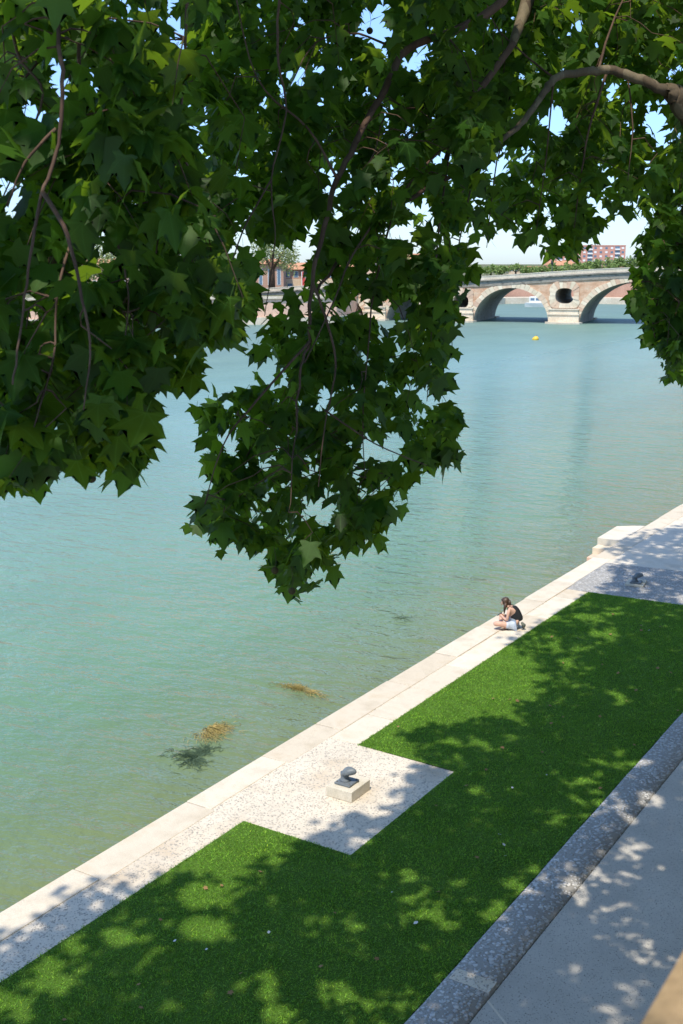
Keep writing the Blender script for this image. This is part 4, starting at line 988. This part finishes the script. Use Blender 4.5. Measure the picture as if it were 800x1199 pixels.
# limbs up into the crowns
for T in (TA, TB, TC):
    b = T.base
    for a in range(7):
        th = -PI/2-1.3+a*.62+rng.normal(0, .15); r = rng.uniform(4.5, 7.5)
        tip = b+Vector((-abs(r*math.cos(th))*1.0 if a % 3 else r*.5, r*math.sin(th)*.9+2, rng.uniform(7.5, 9.0)))
        m1 = b.lerp(tip, .35)+Vector((0, 0, 3.2)); m2 = b.lerp(tip, .7)+Vector((0, 0, 2.2))
        x_, y_, d_ = pix(np.array([tip, m2]))
        if ((d_ > 0) & (y_ > -40) & (x_ > -60) & (x_ < 860)).any(): continue
        ln_ = [b+Vector((0, 0, 4.1)), m1, m2, tip]
        sp_ = np.array([tuple(p_.lerp(q_, u_/12)) for p_, q_ in zip(ln_, ln_[1:]) for u_ in range(13)]); hs = sp_-nS*((sp_[:, 2:3]-8.1)/nS[2])
        if ((np.abs(hs[:, 0]) < 1.0) & (hs[:, 1] > .7) & (hs[:, 1] < 2.6)).any(): continue          # keeps the sun on the parapet
        T.limb(ln_, (.15, .03), 7)
counts = [T.finish() for T in (TA, TB, TC)]
print('LEAVES', counts)
# hanging seed balls
def seedball(T, x, y, d, r=.019):
    p = dep(x, y, d)-T.base
    mb = MB(); n = 10
    mb.loft([((p.x, p.y, p.z+r*math.cos(PI*k/6)), max(.001, r*math.sin(PI*k/6)), max(.001, r*math.sin(PI*k/6))) for k in range(7)], n)
    o = mb.build('seed_ball', M['seed'], T.root)
    s_ = MB().tube([(p.x, p.y, p.z+r*.9), (p.x+.01, p.y, p.z+.06), (p.x-.01, p.y+.01, p.z+.14)], [.0014]*3, 4).build('stalk', M['twig'], o)
for x, y, d in [(107, 560, 4.4), (137, 270, 4.7), (172, 322, 5.2), (62, 305, 4.4), (150, 355, 4.9)]: seedball(TA, x, y, d)
for x, y, d in [(262, 632, 6.8), (342, 692, 6.7), (322, 668, 6.8), (433, 36, 7.4), (480, 343, 7.8), (495, 333, 7.8), (369, 540, 6.9)]: seedball(TB, x, y, d, .022)

# ------------------------------------------------------------------ litter on the lawn
def litter(name, V, F, m, pts, label, cat, group, s):
    me = None
    for (x, y) in pts:
        if me is None:
            o = MB().add(V, F).build(name, m); me = o.data; src = o; tag(o, label, cat, group)
        else:
            o = src.copy(); COL.objects.link(o)
        o.location = (x, y, .045); k = s*random.uniform(.7, 1.3)
        o.scale = (k, k, k); o.rotation_euler = (random.uniform(-.4, .4), random.uniform(-.4, .4), random.uniform(0, 6.28))
lv = [tuple(v) for v in LV]
pts = []
while len(pts) < 55:
    x, y = random.uniform(XC+.1, XG-.05), random.uniform(8, 29)
    if not (x < XP+.1 and 13.5 < y < 17.4): pts.append((x, y))
litter('fallen_leaf', lv, LF, M['dry_leaf'], pts, 'dry brown plane leaf fallen on the lawn', 'leaf', 'dry leaves scattered on the lawn', .062)
cv = [(-.5, -.3, 0), (.1, -.45, .12), (.5, -.1, 0), (.42, .35, .15), (-.1, .42, .02), (-.45, .2, .1), (0, 0, .05)]
cf = [(0, 1, 6), (1, 2, 6), (2, 3, 6), (3, 4, 6), (4, 5, 6), (5, 0, 6)]
wp = [tuple(gnd(x, y)[:2]) for x, y in [(459, 1048), (600, 925), (590, 992), (592, 1005), (487, 1084), (315, 1095), (242, 1115), (640, 910), (760, 740), (205, 1105), (585, 980)]]
litter('pale_scrap', cv, cf, M['pale_scrap'], wp, 'pale scrap of bark lying on the shaded lawn', 'scrap', 'pale bark scraps scattered on the lawn', .055)

# ------------------------------------------------------------------ camera, sky, sun
cam = bpy.data.cameras.new('camera'); co = bpy.data.objects.new('camera', cam); COL.objects.link(co)
co.matrix_world = Matrix(((Rv.x, Uv.x, -Fv.x, EYE.x), (Rv.y, Uv.y, -Fv.y, EYE.y), (Rv.z, Uv.z, -Fv.z, EYE.z), (0, 0, 0, 1)))
cam.sensor_fit = 'VERTICAL'; cam.sensor_height = 36; cam.sensor_width = 24; cam.lens = 36*FPX/1199
cam.shift_y = .5/1199
cam.clip_start = .1; cam.clip_end = 8000
cam.dof.use_dof = True; cam.dof.focus_distance = 11; cam.dof.aperture_fstop = 7.1
SC.camera = co
w = bpy.data.worlds.new('World'); SC.world = w; w.use_nodes = True
nt = w.node_tree; bg = nt.nodes['Background']
sk = nt.nodes.new('ShaderNodeTexSky'); sk.sky_type = 'NISHITA'; sk.sun_disc = False
sk.sun_elevation = SUN_EL; sk.sun_rotation = SUN_AZ; sk.altitude = 100; sk.air_density = 1.0; sk.dust_density = .4; sk.ozone_density = 1.6
tc = nt.nodes.new('ShaderNodeTexCoord'); sz = nt.nodes.new('ShaderNodeSeparateXYZ'); nt.links.new(tc.outputs['Generated'], sz.inputs[0])
haze = ramp(nt, sz.outputs[2], [(0, (.50, .61, .84)), (.10, (.56, .70, .95)), (.28, (.84, .96, 1.14)), (.6, (.96, 1.02, 1.06))])
nt.links.new(mix(nt, sk.outputs[0], haze, 1.0, 'MULTIPLY'), bg.inputs[0]); bg.inputs[1].default_value = .25
sl = bpy.data.lights.new('sun', 'SUN'); sl.energy = 5.0; sl.angle = math.radians(.53); sl.color = (1, .92, .79)
so = bpy.data.objects.new('sun', sl); COL.objects.link(so); so.rotation_euler = (-SUN).to_track_quat('-Z', 'Y').to_euler()
SC.view_settings.view_transform = 'Standard'; SC.view_settings.look = 'None'; SC.view_settings.exposure = 0
SC.cycles.use_denoising = True
SC.cycles.max_bounces = 8; SC.cycles.transparent_max_bounces = 8
SC.cycles.caustics_reflective = False; SC.cycles.caustics_refractive = False
